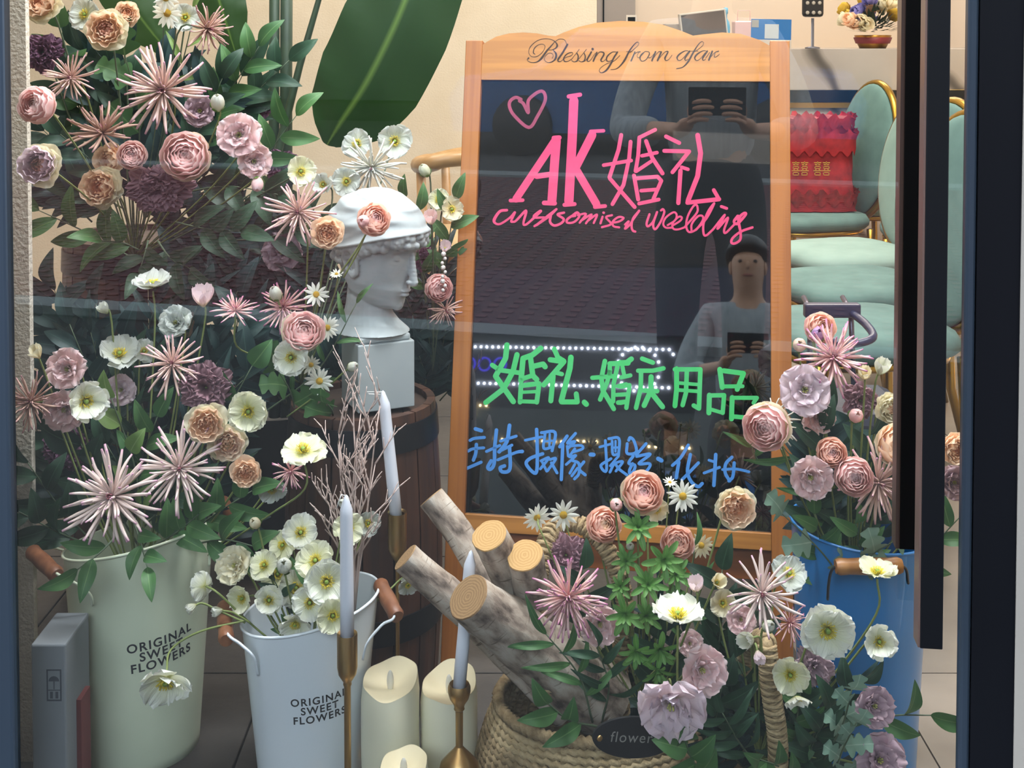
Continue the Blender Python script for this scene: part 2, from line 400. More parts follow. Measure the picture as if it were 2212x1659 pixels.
bev_box('upright', (wr, -.012, -.305), (wr + .037, .014, ztop), M_pineV)
# scalloped top rail
zr0 = bpt(1350, 174, .01).z
sc = [(1042, 97), (1052, 90), (1072, 79), (1100, 72), (1130, 70), (1160, 72), (1185, 77), (1200, 78), (1218, 70), (1250, 58), (1290, 49), (1340, 45), (1390, 47), (1430, 53), (1470, 66), (1497, 77), (1520, 74), (1560, 70), (1600, 73), (1640, 86), (1664, 99)]
tp = [bpt(x, y, .01) for x, y in sc]; n = len(tp)
vs = [(p.x, -.010, p.z) for p in tp] + [(p.x, -.010, zr0) for p in tp] + [(p.x, .010, p.z) for p in tp] + [(p.x, .010, zr0) for p in tp]
fs = []
for i in range(n - 1):
    fs += [(n + i, n + i + 1, i + 1, i), (2 * n + i, 2 * n + i + 1, 3 * n + i + 1, 3 * n + i), (i, i + 1, 2 * n + i + 1, 2 * n + i), (n + i, 3 * n + i, 3 * n + i + 1, n + i + 1)]
fs += [(0, 2 * n, 3 * n, n), (n - 1, 2 * n - 1, 4 * n - 1, 3 * n - 1)]
MB().add(vs, fs).build('top_rail', M_pineH, sign, smooth=False)
zb0 = bpt(1010, 1110, .01).z
bev_box('bottom_rail', (wl, -.010, zb0 - .030), (wr, .010, zb0), M_pineH)
bev_box('bottom_rail', (wl, .0105, zb0 - .085), (wr, .016, zb0 - .030), grain_mat('pine_dark_rail', '94521f', '824619', 60, (.035, 1, 1)), bw=.001)
bev_box('panel', (wl, 0, zb0), (wr, .004, zr0), M_panel, bw=0)
for sx in (wl - .03, wr + .008):     # rear legs of the A-frame
    q = MB().box((sx, -.01, -.9), (sx + .026, .012, 0))
    q.build('rear_leg', M_pineV, sign, Matrix.Translation((0, .03, .75)) @ Matrix.Rotation(math.radians(22), 4, 'X'), smooth=False)
def strokes(name, m, lists, ox, oy, sc, w, off=.0006, plane=0.0):
    b = MB(); k = 0
    for st in lists:
        ww = w
        if not isinstance(st[0], tuple): ww = st[0]; st = st[1:]
        widths = [(p[2] if len(p) > 2 else ww) for p in st]
        base = [Vector((p[0], p[1], 0)) for p in st]
        if len(base) > 2 and w < 60 and ww < 60:
            path = smooth_path(base, 5); idx = [i / 5 for i in range(len(path))]
        else: path = base; idx = list(range(len(base)))
        wp = [widths[min(int(i), len(widths) - 1)] * (1 - (i % 1)) + widths[min(int(i) + 1, len(widths) - 1)] * (i % 1) for i in idx]
        for i, p in enumerate(path):
            k += 1; o2 = plane + off + (k % 7) * 6e-6; r = wp[i] / 2
            ring = [bpt(ox + (p.x + r * math.cos(a * PI / 5)) / sc, oy + (p.y + r * math.sin(a * PI / 5)) / sc, o2) for a in range(10)]
            b.add(ring, [tuple(range(10))[::-1]])
            if i + 1 < len(path):
                q = path[i + 1]; d = (q - p)
                if d.length < 1e-6: continue
                nn = Vector((-d.y, d.x, 0)).normalized(); r2 = wp[i + 1] / 2
                c = [p + nn * r, q + nn * r2, q - nn * r2, p - nn * r]
                b.add([bpt(ox + v.x / sc, oy + v.y / sc, o2 + 3e-6) for v in c], [(0, 1, 2, 3)])
    return b.build(name, m, sign, smooth=False)
M_burn = mat('burnt_ink', '2a1a12', rough=.8)
M_pink = mat('pink_marker', 'cf3f6c', rough=.6, color2='c03562', vscale=40)
M_dpink = mat('thin_pink_marker', '983457', rough=.6, color2='742a45', vscale=40)
M_green = mat('green_marker', '34b25c', rough=.6, color2='44ae68', vscale=40)
M_blue = mat('blue_marker', '3f80c6', rough=.6)
T = 9.217
w1 = [[10, (720, 185), (640, 280, 24), (560, 370, 34), (460, 510, 40), (380, 580, 20), (290, 598, 12), (210, 580, 10), (175, 545, 9), (200, 512, 34)],
 [9, (330, 435, 12), (295, 400, 18), (320, 310, 18), (400, 245), (490, 235), (530, 290), (470, 400), (370, 475), (280, 485), (220, 440), (205, 370), (240, 280, 16), (340, 185), (450, 135), (580, 125), (690, 155), (755, 215, 24), (770, 270, 38), (730, 320, 20), (660, 345), (610, 345)],
 [9, (690, 350), (745, 420, 36), (745, 500, 40), (690, 570, 20), (600, 598), (535, 570), (515, 510), (560, 440), (620, 410), (680, 430), (690, 480), (670, 510)],
 [9, (720, 190), (790, 140), (870, 130), (930, 160), (955, 225)], [34, (975, 240, 36), (880, 400), (790, 535, 34), (800, 578, 16), (850, 570, 9), (900, 520, 9)],
 [9, (900, 520), (960, 490), (1050, 460), (1080, 410), (1030, 400, 14), (950, 440, 20), (900, 520, 26), (920, 575, 20), (980, 575), (1050, 535)],
 [9, (1050, 540), (1130, 440), (1210, 335)], [18, (1165, 410), (1190, 480, 26), (1170, 560, 26), (1110, 585, 10), (1060, 560, 14)],
 [9, (1190, 540), (1270, 440), (1355, 335)], [18, (1305, 410), (1330, 480, 26), (1310, 560, 26), (1250, 585, 10), (1200, 560, 14)],
 [9, (1320, 570), (1380, 500), (1420, 420)], [30, (1450, 390), (1370, 535), (1390, 578, 12), (1440, 540, 9), (1530, 410, 9)], [50, (1475, 330), (1478, 332)],
 [30, (1560, 400), (1490, 570)], [9, (1510, 530), (1600, 400, 12), (1680, 395, 24), (1700, 440, 32), (1640, 550, 28), (1680, 580, 10), (1730, 540)],
 [9, (1960, 390), (1870, 390, 12), (1780, 460, 26), (1750, 540, 28), (1790, 575, 12), (1870, 540), (1950, 420)],
 [30, (1970, 392), (1900, 500, 32), (1840, 620, 34), (1750, 750, 32), (1660, 800, 12), (1610, 770, 10), (1640, 700, 9), (1760, 620, 9), (1900, 570, 9), (2020, 455, 9)]]
strokes('lettering', M_burn, w1, 1120, 70, T, 10, plane=.010)
def A(dx): return [[9, (1370 + dx, 372), (1290 + dx, 365, 12), (1180 + dx, 430, 28), (1130 + dx, 500, 30), (1160 + dx, 555, 12), (1230 + dx, 530), (1340 + dx, 400)], [30, (1380 + dx, 372), (1290 + dx, 505), (1300 + dx, 555, 14), (1350 + dx, 530, 9)]]
w2 = [[10, (370, 215), (340, 190), (280, 235, 18), (180, 370, 30), (80, 560, 38), (-20, 680, 20), (-100, 730), (-190, 740)], [9, (370, 215), (345, 265), (250, 350), (190, 400)], [9, (120, 380), (230, 380)],
 [28, (290, 390), (215, 565)], [9, (240, 480), (320, 400), (395, 385, 20)], [9, (370, 390), (335, 465), (360, 500), (410, 470), (480, 390)],
 [10, (500, 375), (420, 440, 26), (390, 510, 26), (430, 570), (510, 540, 12), (575, 440, 22), (565, 385), (500, 375)], [9, (540, 490), (600, 500), (690, 400)],
 [32, (700, 385), (630, 560)], [9, (640, 540), (750, 395), (815, 385, 24)], [32, (815, 390), (740, 558)], [9, (760, 530), (880, 395), (950, 385, 24), (890, 505, 34), (905, 555, 12), (960, 540), (1030, 450)],
 ] + A(0) + [[10, (1660, 205), (1620, 180), (1550, 245, 18), (1450, 400, 32), (1350, 580, 34), (1240, 690, 16), (1120, 720, 14)], [9, (1660, 205), (1635, 265), (1530, 350), (1480, 380)], [9, (1400, 370), (1550, 370)]] + A(352) + [
 [9, (1700, 510), (1780, 395)], [32, (1830, 375), (1762, 548)], [9, (1790, 500), (1880, 400), (1955, 372, 20)], [9, (1890, 400), (1870, 475, 16), (1900, 490), (1975, 430)]]
strokes('lettering', M_burn, w2, 1340, 70, T, 10, plane=.010)
S1 = 5.924
strokes('heart_drawing', M_dpink, [[42, (270, 205), (200, 180), (130, 230), (125, 310), (190, 420), (370, 565), (480, 420), (575, 230), (570, 130), (520, 100), (430, 150), (360, 230), (362, 375), (300, 260), (250, 225)]], 1080, 180, S1, 42)
strokes('pink_lettering', M_pink, [[95, (712, 720), (205, 1480)], [115, (722, 730), (700, 1000), (665, 1500)], [70, (470, 1190), (640, 1165)], [48, (135, 1500), (290, 1495)], [60, (565, 1530), (700, 1535)], [60, (690, 700), (760, 695)],
 [118, (945, 220), (925, 700), (882, 1510)], [54, (880, 168), (1025, 145)], [52, (825, 1555), (955, 1545)], [110, (1180, 660), (960, 1090)], [45, (1160, 615), (1325, 607)], [100, (985, 1120), (1235, 1545)], [50, (1215, 1583), (1345, 1570)]], 1080, 180, S1, 60)
strokes('pink_lettering', M_pink, [[68, (410, 250), (365, 500), (210, 970)], [66, (215, 990), (640, 1480)], [66, (570, 365), (545, 650), (450, 1100), (260, 1430)], [62, (110, 765), (580, 685)],
 [64, (990, 160), (725, 290)], [66, (720, 290), (700, 600), (655, 865)], [60, (665, 870), (920, 700)], [62, (765, 605), (1020, 550)], [70, (835, 355), (940, 640), (1115, 905)],
 [68, (628, 940), (700, 1350)], [66, (660, 990), (1030, 960), (1095, 1030), (960, 1340)], [62, (750, 1200), (1000, 1180)], [64, (715, 1420), (1050, 1350)],
 [68, (1175, 275), (1400, 385)], [68, (1145, 520), (1570, 530), (1285, 885)], [60, (1440, 800), (1550, 835)], [74, (1422, 860), (1385, 1410)], [84, (1715, 255), (1765, 560), (1715, 950), (1550, 1370)], [74, (1540, 1405), (2080, 1345)], [66, (1990, 1190), (2070, 1330)]], 1290, 260, 7.9, 68)
strokes('pink_lettering', M_pink, [[36, (330, 250, 44), (220, 270, 44), (130, 400, 50), (150, 460), (230, 468), (380, 370), (460, 285), (400, 420), (430, 435), (480, 415), (635, 260, 44), (595, 450), (620, 485), (700, 430), (870, 265, 48), (770, 340, 50), (790, 370), (940, 370), (880, 430), (770, 505)],
 [38, (800, 490), (1000, 340, 60), (1120, 235)], [40, (1030, 340), (1020, 440), (1090, 495), (1200, 455), (1235, 390), (1140, 320), (1240, 290)], [36, (1450, 290), (1300, 390, 40), (1295, 450), (1400, 440), (1485, 350), (1450, 285), (1370, 345), (1420, 340)],
 [34, (1460, 330), (1590, 310), (1490, 450)], [34, (1510, 420), (1680, 320), (1590, 460)], [34, (1620, 420), (1765, 320), (1715, 455)], [36, (1855, 355), (1822, 460)], [40, (1870, 290), (1875, 292)], [34, (2005, 330), (1910, 365), (1990, 470), (1845, 522)],
 [34, (1990, 455), (2120, 430), (2190, 375), (2110, 360), (2020, 430), (2030, 505), (2120, 525)]], 1050, 420, 7.373, 36)
strokes('pink_lettering', M_pink, [[34, (0, 480), (60, 430), (0, 545), (70, 490), (130, 400), (225, 260, 40)], [36, (225, 262), (130, 380), (105, 500), (125, 575), (165, 592)],
 [36, (390, 315), (345, 460), (370, 508), (450, 430), (512, 280), (450, 470), (480, 555), (560, 450), (625, 290), (605, 235), (575, 255)], [32, (680, 490), (800, 410), (822, 320), (770, 285), (650, 370), (610, 470), (650, 528), (740, 530)],
 [32, (750, 500), (880, 420), (905, 365), (850, 360), (760, 460), (770, 545), (850, 556), (960, 520)], [34, (960, 510), (1140, 300), (1155, 200), (1130, 165), (1080, 200), (1000, 350), (975, 500), (1020, 598), (1130, 560), (1235, 420), (1235, 345), (1160, 350), (1065, 470), (1060, 575)],
 [36, (1130, 565), (1300, 380), (1425, 140, 30), (1330, 260), (1255, 450), (1250, 610), (1290, 655), (1400, 560)], [36, (1400, 560), (1590, 325), (1475, 545, 40), (1640, 370), (1580, 560), (1605, 612), (1740, 480)], [48, (1535, 192), (1620, 222)],
 [40, (1800, 350, 60), (1735, 430), (1790, 465, 50), (1925, 320), (1890, 300), (1810, 400, 50), (1840, 600), (1835, 720), (1750, 780), (1695, 765), (1720, 690), (1850, 590), (2030, 525)]], 1350, 420, 7.373, 36)
G = 6.9125
strokes('green_lettering', M_green, [[82, (450, 105), (430, 300), (280, 570), (545, 950)], [80, (600, 250), (540, 500), (400, 760), (135, 965)], [70, (230, 405), (340, 480), (630, 520)],
 [82, (955, 155), (830, 255), (690, 305), (660, 640)], [80, (800, 280), (835, 560), (895, 620)], [80, (840, 425), (990, 390), (1020, 430)], [70, (680, 610), (800, 570)], [70, (660, 690), (645, 960)], [72, (690, 710), (930, 680), (895, 960)], [50, (690, 810), (900, 800)], [60, (640, 945), (900, 955)],
 [74, (1155, 165), (1210, 290), (1300, 345)], [78, (1095, 325), (1300, 355), (1000, 700)], [66, (1190, 520), (1270, 540)], [76, (1140, 570), (1105, 940)], [84, (1405, 290), (1390, 450), (1262, 940)], [76, (1265, 955), (1500, 955), (1485, 835)], [80, (1605, 960), (1635, 990)],
 [70, (1912, 345), (1860, 600), (1880, 780), (2045, 1060)], [66, (1990, 480), (1950, 650), (1840, 920)], [66, (1725, 595), (2060, 570)], [76, (1985, 385), (2260, 375)], [66, (1985, 420), (1985, 560)], [66, (2100, 420), (2040, 700), (2035, 950)], [60, (2100, 720), (2230, 690)], [60, (2080, 850), (2230, 840)], [70, (2110, 965), (2220, 955)]], 1030, 730, G, 75)
strokes('green_lettering', M_green, [[78, (-10, 300), (90, 300), (165, 245)], [60, (30, 350), (60, 500)], [64, (10, 520), (150, 490)], [66, (0, 660), (135, 635), (130, 700), (90, 975)], [60, (0, 780), (125, 770)], [66, (0, 900), (75, 885)],
 [68, (325, 240), (485, 300)], [66, (265, 420), (480, 420), (645, 385)], [68, (310, 440), (305, 680), (235, 975)], [78, (460, 510), (455, 720), (355, 940)], [70, (345, 715), (550, 725)], [78, (460, 745), (630, 960)],
 [74, (840, 390), (840, 700), (815, 945)], [68, (815, 400), (1195, 400), (1175, 985), (1095, 940)], [68, (993, 430), (980, 750), (930, 935)], [52, (860, 602), (1180, 628)], [54, (860, 708), (1160, 728)],
 [76, (1485, 400), (1522, 670)], [74, (1540, 420), (1840, 460), (1745, 700)], [60, (1530, 655), (1825, 652)], [76, (1330, 785), (1322, 1050)], [66, (1340, 790), (1550, 785), (1528, 1050)], [56, (1360, 1000), (1530, 1050)], [74, (1670, 820), (1660, 1140)], [62, (1680, 825), (2040, 825), (1990, 900)], [66, (1700, 1105), (1920, 1125)]], 1340, 740, G, 75)
strokes('blue_lettering', M_blue, [[56, (255, 182), (345, 210)], [46, (175, 355), (240, 325), (390, 310)], [44, (145, 515), (220, 480), (380, 465)], [52, (270, 415), (260, 550), (225, 650)], [48, (100, 785), (340, 680)],
 [54, (570, 200), (545, 450), (535, 700), (480, 785), (440, 755), (490, 660)], [44, (420, 520), (620, 430)], [58, (765, 130), (725, 370), (610, 525)], [44, (630, 365), (865, 290)], [44, (600, 525), (800, 425)], [44, (590, 645), (860, 535), (955, 520, 56)], [54, (765, 450), (770, 780), (660, 825), (625, 765), (690, 735)],
 [52, (1170, 190), (1180, 600), (1155, 845), (1015, 710), (1080, 620), (1260, 555)], [40, (1000, 352), (1250, 300)], [46, (1240, 240), (1445, 235), (1400, 510)], [42, (1295, 260), (1275, 470), (1400, 455)], [34, (1365, 260), (1360, 450)], [34, (1290, 370), (1400, 360)], [42, (1235, 660), (1350, 615), (1225, 780)], [40, (1250, 670), (1320, 815)], [42, (1370, 640), (1455, 630), (1330, 810)], [44, (1390, 690), (1475, 840)],
 [50, (1625, 290), (1515, 450)], [50, (1560, 420), (1538, 940)], [44, (1750, 250), (1630, 395), (1740, 370), (1640, 470)], [36, (1625, 440), (1640, 590)], [40, (1660, 440), (1830, 430), (1855, 480), (1710, 530)], [40, (1740, 480), (1660, 600), (1755, 580), (1610, 715)], [44, (1700, 655), (1800, 700), (1800, 850), (1735, 930)], [40, (1740, 710), (1665, 845)], [40, (1780, 770), (1695, 885)], [46, (1875, 675), (1805, 780), (1895, 870)], [62, (1975, 565), (2020, 568)]], 990, 900, G, 50)
strokes('blue_lettering', M_blue, [[38, (170, 195), (185, 590), (110, 525), (245, 435)], [34, (95, 280), (260, 235)], [38, (215, 170), (350, 168), (345, 390)], [36, (260, 200), (270, 375), (345, 370)], [30, (305, 200), (305, 340)], [30, (265, 290), (345, 285)], [34, (345, 400), (235, 530)], [36, (230, 615), (290, 505), (400, 475), (310, 600)], [38, (290, 480), (350, 570), (455, 650)],
 [40, (460, 235), (460, 365), (580, 345), (550, 200), (500, 155), (480, 190)], [40, (580, 385), (710, 235)], [40, (585, 405), (765, 375), (615, 500), (755, 500), (740, 570), (625, 685)], [40, (540, 400), (480, 495), (560, 520), (550, 590), (500, 635), (490, 590), (530, 500)], [56, (870, 435), (915, 460)],
 [42, (1270, 255), (1170, 420), (1060, 525)], [46, (1145, 480), (1110, 690)], [46, (1298, 380), (1260, 600), (1310, 740), (1400, 805), (1455, 765)], [42, (1405, 490), (1280, 620), (1185, 715)],
 [48, (1635, 380), (1622, 600), (1610, 790)], [36, (1545, 455), (1610, 475)], [38, (1480, 625), (1685, 550)], [44, (1850, 415), (1770, 500), (1760, 620), (1820, 730)], [44, (1880, 490), (1862, 670), (1810, 730)], [36, (1725, 580), (1900, 572), (2075, 608)]], 1280, 920, 6.144, 42)
# ------------------------------------------------------------------ marble bust
M_bust = mat('white_plaster', 'abb3b4', rough=.5, color2='a0a9ab', vscale=9)
BY = 2.12; pb = P(816, 868, BY); U = .212
bust = empty('plaster_bust', (pb.x, BY, pb.z), 'white classical head with headscarf on a square block, standing on the barrel', 'statue')
def sm(a, b, x):
    t = max(0, min(1, (x - a) / (b - a))); return t * t * (3 - 2 * t)
def interp(tab, z):
    for (z0, v0), (z1, v1) in zip(tab, tab[1:]):
        if z0 <= z <= z1:
            t = (z - z0) / (z1 - z0); t = t * t * (3 - 2 * t) * .5 + t * .5; return v0 + (v1 - v0) * t
    return tab[0][1] if z < tab[0][0] else tab[-1][1]
XF = [(-.5, .05), (-.47, .2), (-.44, .29), (-.40, .335), (-.35, .33), (-.31, .345), (-.26, .355), (-.2, .345), (-.1, .345), (0, .335), (.05, .345), (.10, .375), (.2, .37), (.3, .33), (.4, .24), (.46, .14), (.5, .01)]
XB = [(-.5, .05), (-.45, .12), (-.35, .16), (-.25, .25), (-.1, .37), (.05, .44), (.2, .44), (.32, .37), (.42, .25), (.47, .13), (.5, .01)]
WD = [(-.5, .03), (-.47, .09), (-.42, .165), (-.35, .215), (-.25, .25), (-.1, .27), (.05, .295), (.2, .295), (.32, .25), (.42, .16), (.47, .09), (.5, .01)]
def head_pt(th, z):
    c, s = math.cos(th), math.sin(th)
    a = interp(XF, z) if c > 0 else interp(XB, z); b = interp(WD, z)
    e = 2.25; r = 1 / ((abs(c) / a) ** e + (abs(s) / b) ** e) ** (1 / e)
    ad = abs(math.atan2(s, c))
    r -= .035 * math.exp(-((ad - .38) / .2) ** 2 - ((z - .035) / .05) ** 2)          # eye sockets
    r -= .012 * math.exp(-((ad - .55) / .3) ** 2 - ((z + .24) / .1) ** 2)
    line = .235 - .30 * sm(.15, 2.6, ad)
    m = sm(line - .012, line + .012, z)
    fold = (math.sin((z - line) * 38 + 1.3 * math.sin(th * 1.3 + .6)) * .0065 + math.sin((z - line) * 71 + 2 * math.sin(th * 2.1)) * .0025) * sm(.5, .42, z)
    r += m * (.038 + fold) + .02 * math.exp(-((z - line - .02) / .02) ** 2)
    return Vector((r * c, r * s, z))
hb = MB(); n1, n2 = 96, 110; vs = []
for i in range(n2 + 1):
    z = -.4995 + .999 * i / n2
    for j in range(n1): vs.append(head_pt(2 * PI * j / n1, z))
hb.add(vs, [(i * n1 + j, i * n1 + (j + 1) % n1, (i + 1) * n1 + (j + 1) % n1, (i + 1) * n1 + j) for i in range(n2) for j in range(n1)] + [tuple(range(n1))[::-1], tuple(range(n2 * n1, n2 * n1 + n1))])
for k in range(9):                                                # nose
    t = k / 8; hb.sphere((.335 + .075 * t ** 1.1, 0, .075 - .25 * t), (.030 + .012 * t, .019 + .016 * t, .03 + .006 * t), 12, 8)
hb.sphere((.418, 0, -.168), (.036, .030, .026)); 
for s in (-1, 1):
    hb.sphere((.385, s * .034, -.178), (.028, .020, .018))
    hb.sphere((.318, s * .105, .098), (.030, .075, .020))           # brow
    hb.sphere((.276, s * .112, .018), (.024, .050, .017))           # closed lid
    hb.sphere((.280, s * .112, .002), (.028, .052, .006))
    q = [(-.03 + .065 * math.cos(a) - .03 * math.sin(a), s * (.305 + .02 * math.sin(a)), -.09 + .105 * math.sin(a)) for a in [x * 2 * PI / 14 for x in range(14)]]
    hb.tube(q, .022, 6, closed=True); hb.sphere((-.01, s * .275, -.08), (.045, .022, .07)); hb.sphere((.0, s * .285, -.19), (.03, .022, .04))
hb.sphere((.352, 0, -.262), (.034, .062, .015)); hb.sphere((.350, 0, -.298), (.032, .048, .018)); hb.sphere((.300, 0, -.405), (.045, .06, .05))
hb.sphere((.33, 0, -.23), (.03, .03, .03))
r2 = random.Random(5)
for k in range(64):                                               # curls under the scarf edge
    th = -2.2 + 4.4 * (k % 32) / 31 + r2.uniform(-.05, .05); line = .235 - .30 * sm(.15, 2.6, abs(th)) - .03 - (.05 if k > 31 else 0) + r2.uniform(-.015, .015)
    p = head_pt(th, line); hb.sphere((p.x * 1.04, p.y * 1.04, p.z), (.044, .040, .034) if k % 2 else (.034, .046, .042), 8, 6)
for k in range(14):                                               # knot of hair at the nape
    hb.sphere((-.36 + r2.uniform(-.06, .06), r2.uniform(-.12, .12), -.13 + r2.uniform(-.09, .06)), (.06, .06, .05), 8, 6)
tilt = Matrix.Rotation(math.radians(13), 4, 'Y')
hv = [tilt @ Vector(v) for v in hb.v]
zc = .29
nb = MB(); nb.v = [tuple(Vector(v) + Vector((.03, 0, zc + .46))) for v in hv]; nb.f = hb.f
npts = [(-.06, 0, .05), (-.06, 0, .12), (-.07, 0, .19), (-.07, 0, .27), (-.06, 0, .36), (-.04, 0, .46), (-.03, 0, .6)]
for i in range(len(npts) - 1): pass
nvs = []; rr = [(.36, .30), (.27, .235), (.215, .195), (.195, .175), (.195, .17), (.20, .18), (.2, .18)]
for (x, y, z), (ra, rb) in zip(npts, rr):
    for j in range(32): nvs.append((x + ra * math.cos(2 * PI * j / 32), y + rb * math.sin(2 * PI * j / 32), z))
nb.add(nvs, [(i * 32 + j, i * 32 + (j + 1) % 32, (i + 1) * 32 + (j + 1) % 32, (i + 1) * 32 + j) for i in range(6) for j in range(32)] + [tuple(range(32))[::-1], tuple(range(192, 224))])
hz = P(815, 712, BY).z - pb.z
me = nb.mesh('head', True)
ho = link('head', me, M_bust, bust, Matrix.Translation((-.004, 0, hz - .05 * U)) @ Matrix.Rotation(math.radians(-30), 4, 'Z') @ Matrix.Scale(U, 4))
rm = ho.modifiers.new('r', 'REMESH'); rm.mode = 'VOXEL'; rm.voxel_size = .0072; rm.use_smooth_shade = True
sm_ = ho.modifiers.new('s', 'SMOOTH'); sm_.iterations = 4; sm_.factor = .5
Rb = Matrix.Rotation(math.radians(24), 4, 'Z')
bw_ = .0515
bl = box('plinth', (-bw_, -bw_, 0), (bw_, bw_, hz - .012), M_bust, bust, bw=.002, M=Rb)
box('plinth_top', (-bw_ + .005, -bw_ + .005, hz - .012), (bw_ - .005, bw_ - .005, hz), M_bust, bust, bw=.004, M=Rb)
# ------------------------------------------------------------------ barrels
M_stave = grain_mat('dark_stave', '3a241a', '23150f', 40, (1, 1, .06), rough=.5, lo=.4, hi=.65)
M_stave2 = grain_mat('brown_stave', '44291b', '2a1810', 40, (1, 1, .06), rough=.5, lo=.4, hi=.65)
M_hoop = mat('barrel_hoop', '16181c', rough=.4, metal=.5)
M_lid = grain_mat('barrel_lid', '38281f', '261a14', 30, (.05, 1, 1), rough=.6)
def barrel(px, ytop, Y, rpx, label, bulge=1.1, ns=16, m=M_stave, hoops=(.03, .62)):
    c = P(px, ytop, Y); h = c.z; r = rpx * Y / FPX
    o = empty('wooden_barrel', (c.x, Y, 0), label, 'barrel', rz=.1)
    def rad(z): return r * (1 + (bulge - 1) * math.sin(PI * z / h))
    for i in range(ns):
        a0 = 2 * PI * i / ns + .012; a1 = 2 * PI * (i + 1) / ns - .012; b = MB(); K = 8; vs = []
        for k in range(K + 1):
            z = h * k / K; R0 = rad(z)
            for R_ in (R0, R0 - .014):
                for a in (a0, (a0 + a1) / 2, a1): vs.append((R_ * math.cos(a), R_ * math.sin(a), z))
        fs = []
        for k in range(K):
            q = k * 6; fs += [(q, q + 1, q + 7, q + 6), (q + 1, q + 2, q + 8, q + 7), (q + 4, q + 3, q + 9, q + 10), (q + 5, q + 4, q + 10, q + 11), (q + 3, q, q + 6, q + 9), (q + 2, q + 5, q + 11, q + 8)]
        q = K * 6; fs += [(q, q + 1, q + 4, q + 3), (q + 1, q + 2, q + 5, q + 4)]
        b.add(vs, fs).build('stave', m, o, smooth=False)
    for t in hoops:
        z0 = h * (1 - t) - .0; zs = (z0 - .045, z0)
        MB().lathe([(rad(zs[0]) + .0005, zs[0]), (rad(zs[0]) + .003, zs[0]), (rad(zs[1]) + .003, zs[1]), (rad(zs[1]) + .0005, zs[1])], n=48).build('hoop', M_hoop, o, auto=40)
    for k in range(5):
        x0 = -r * .93 + k * r * 1.86 / 5; x1 = x0 + r * 1.86 / 5 - .002; pts = []
        for x in (x0, (x0 + x1) / 2, x1): pts.append((x, math.sqrt(max(0, (r * .93) ** 2 - x * x))))
        v = [(x, -y, h - .012) for x, y in pts] + [(x, y, h - .012) for x, y in pts[::-1]]
        MB().add(v + [(a, b_, h - .022) for a, b_, _ in v], [tuple(range(6)), tuple(range(6, 12))[::-1]] + [(i, (i + 6), (i + 1) % 6 + 6, (i + 1) % 6) for i in range(6)]).build('lid_board', M_lid, o, smooth=False)
    return o
barrel(785, 860, 2.13, 156, 'dark wooden barrel with black hoops carrying the plaster bust', m=M_stave2)
barrel(290, 505, 2.55, 145, 'tall dark barrel behind the white poppies, under the upper bouquet', bulge=1.06)
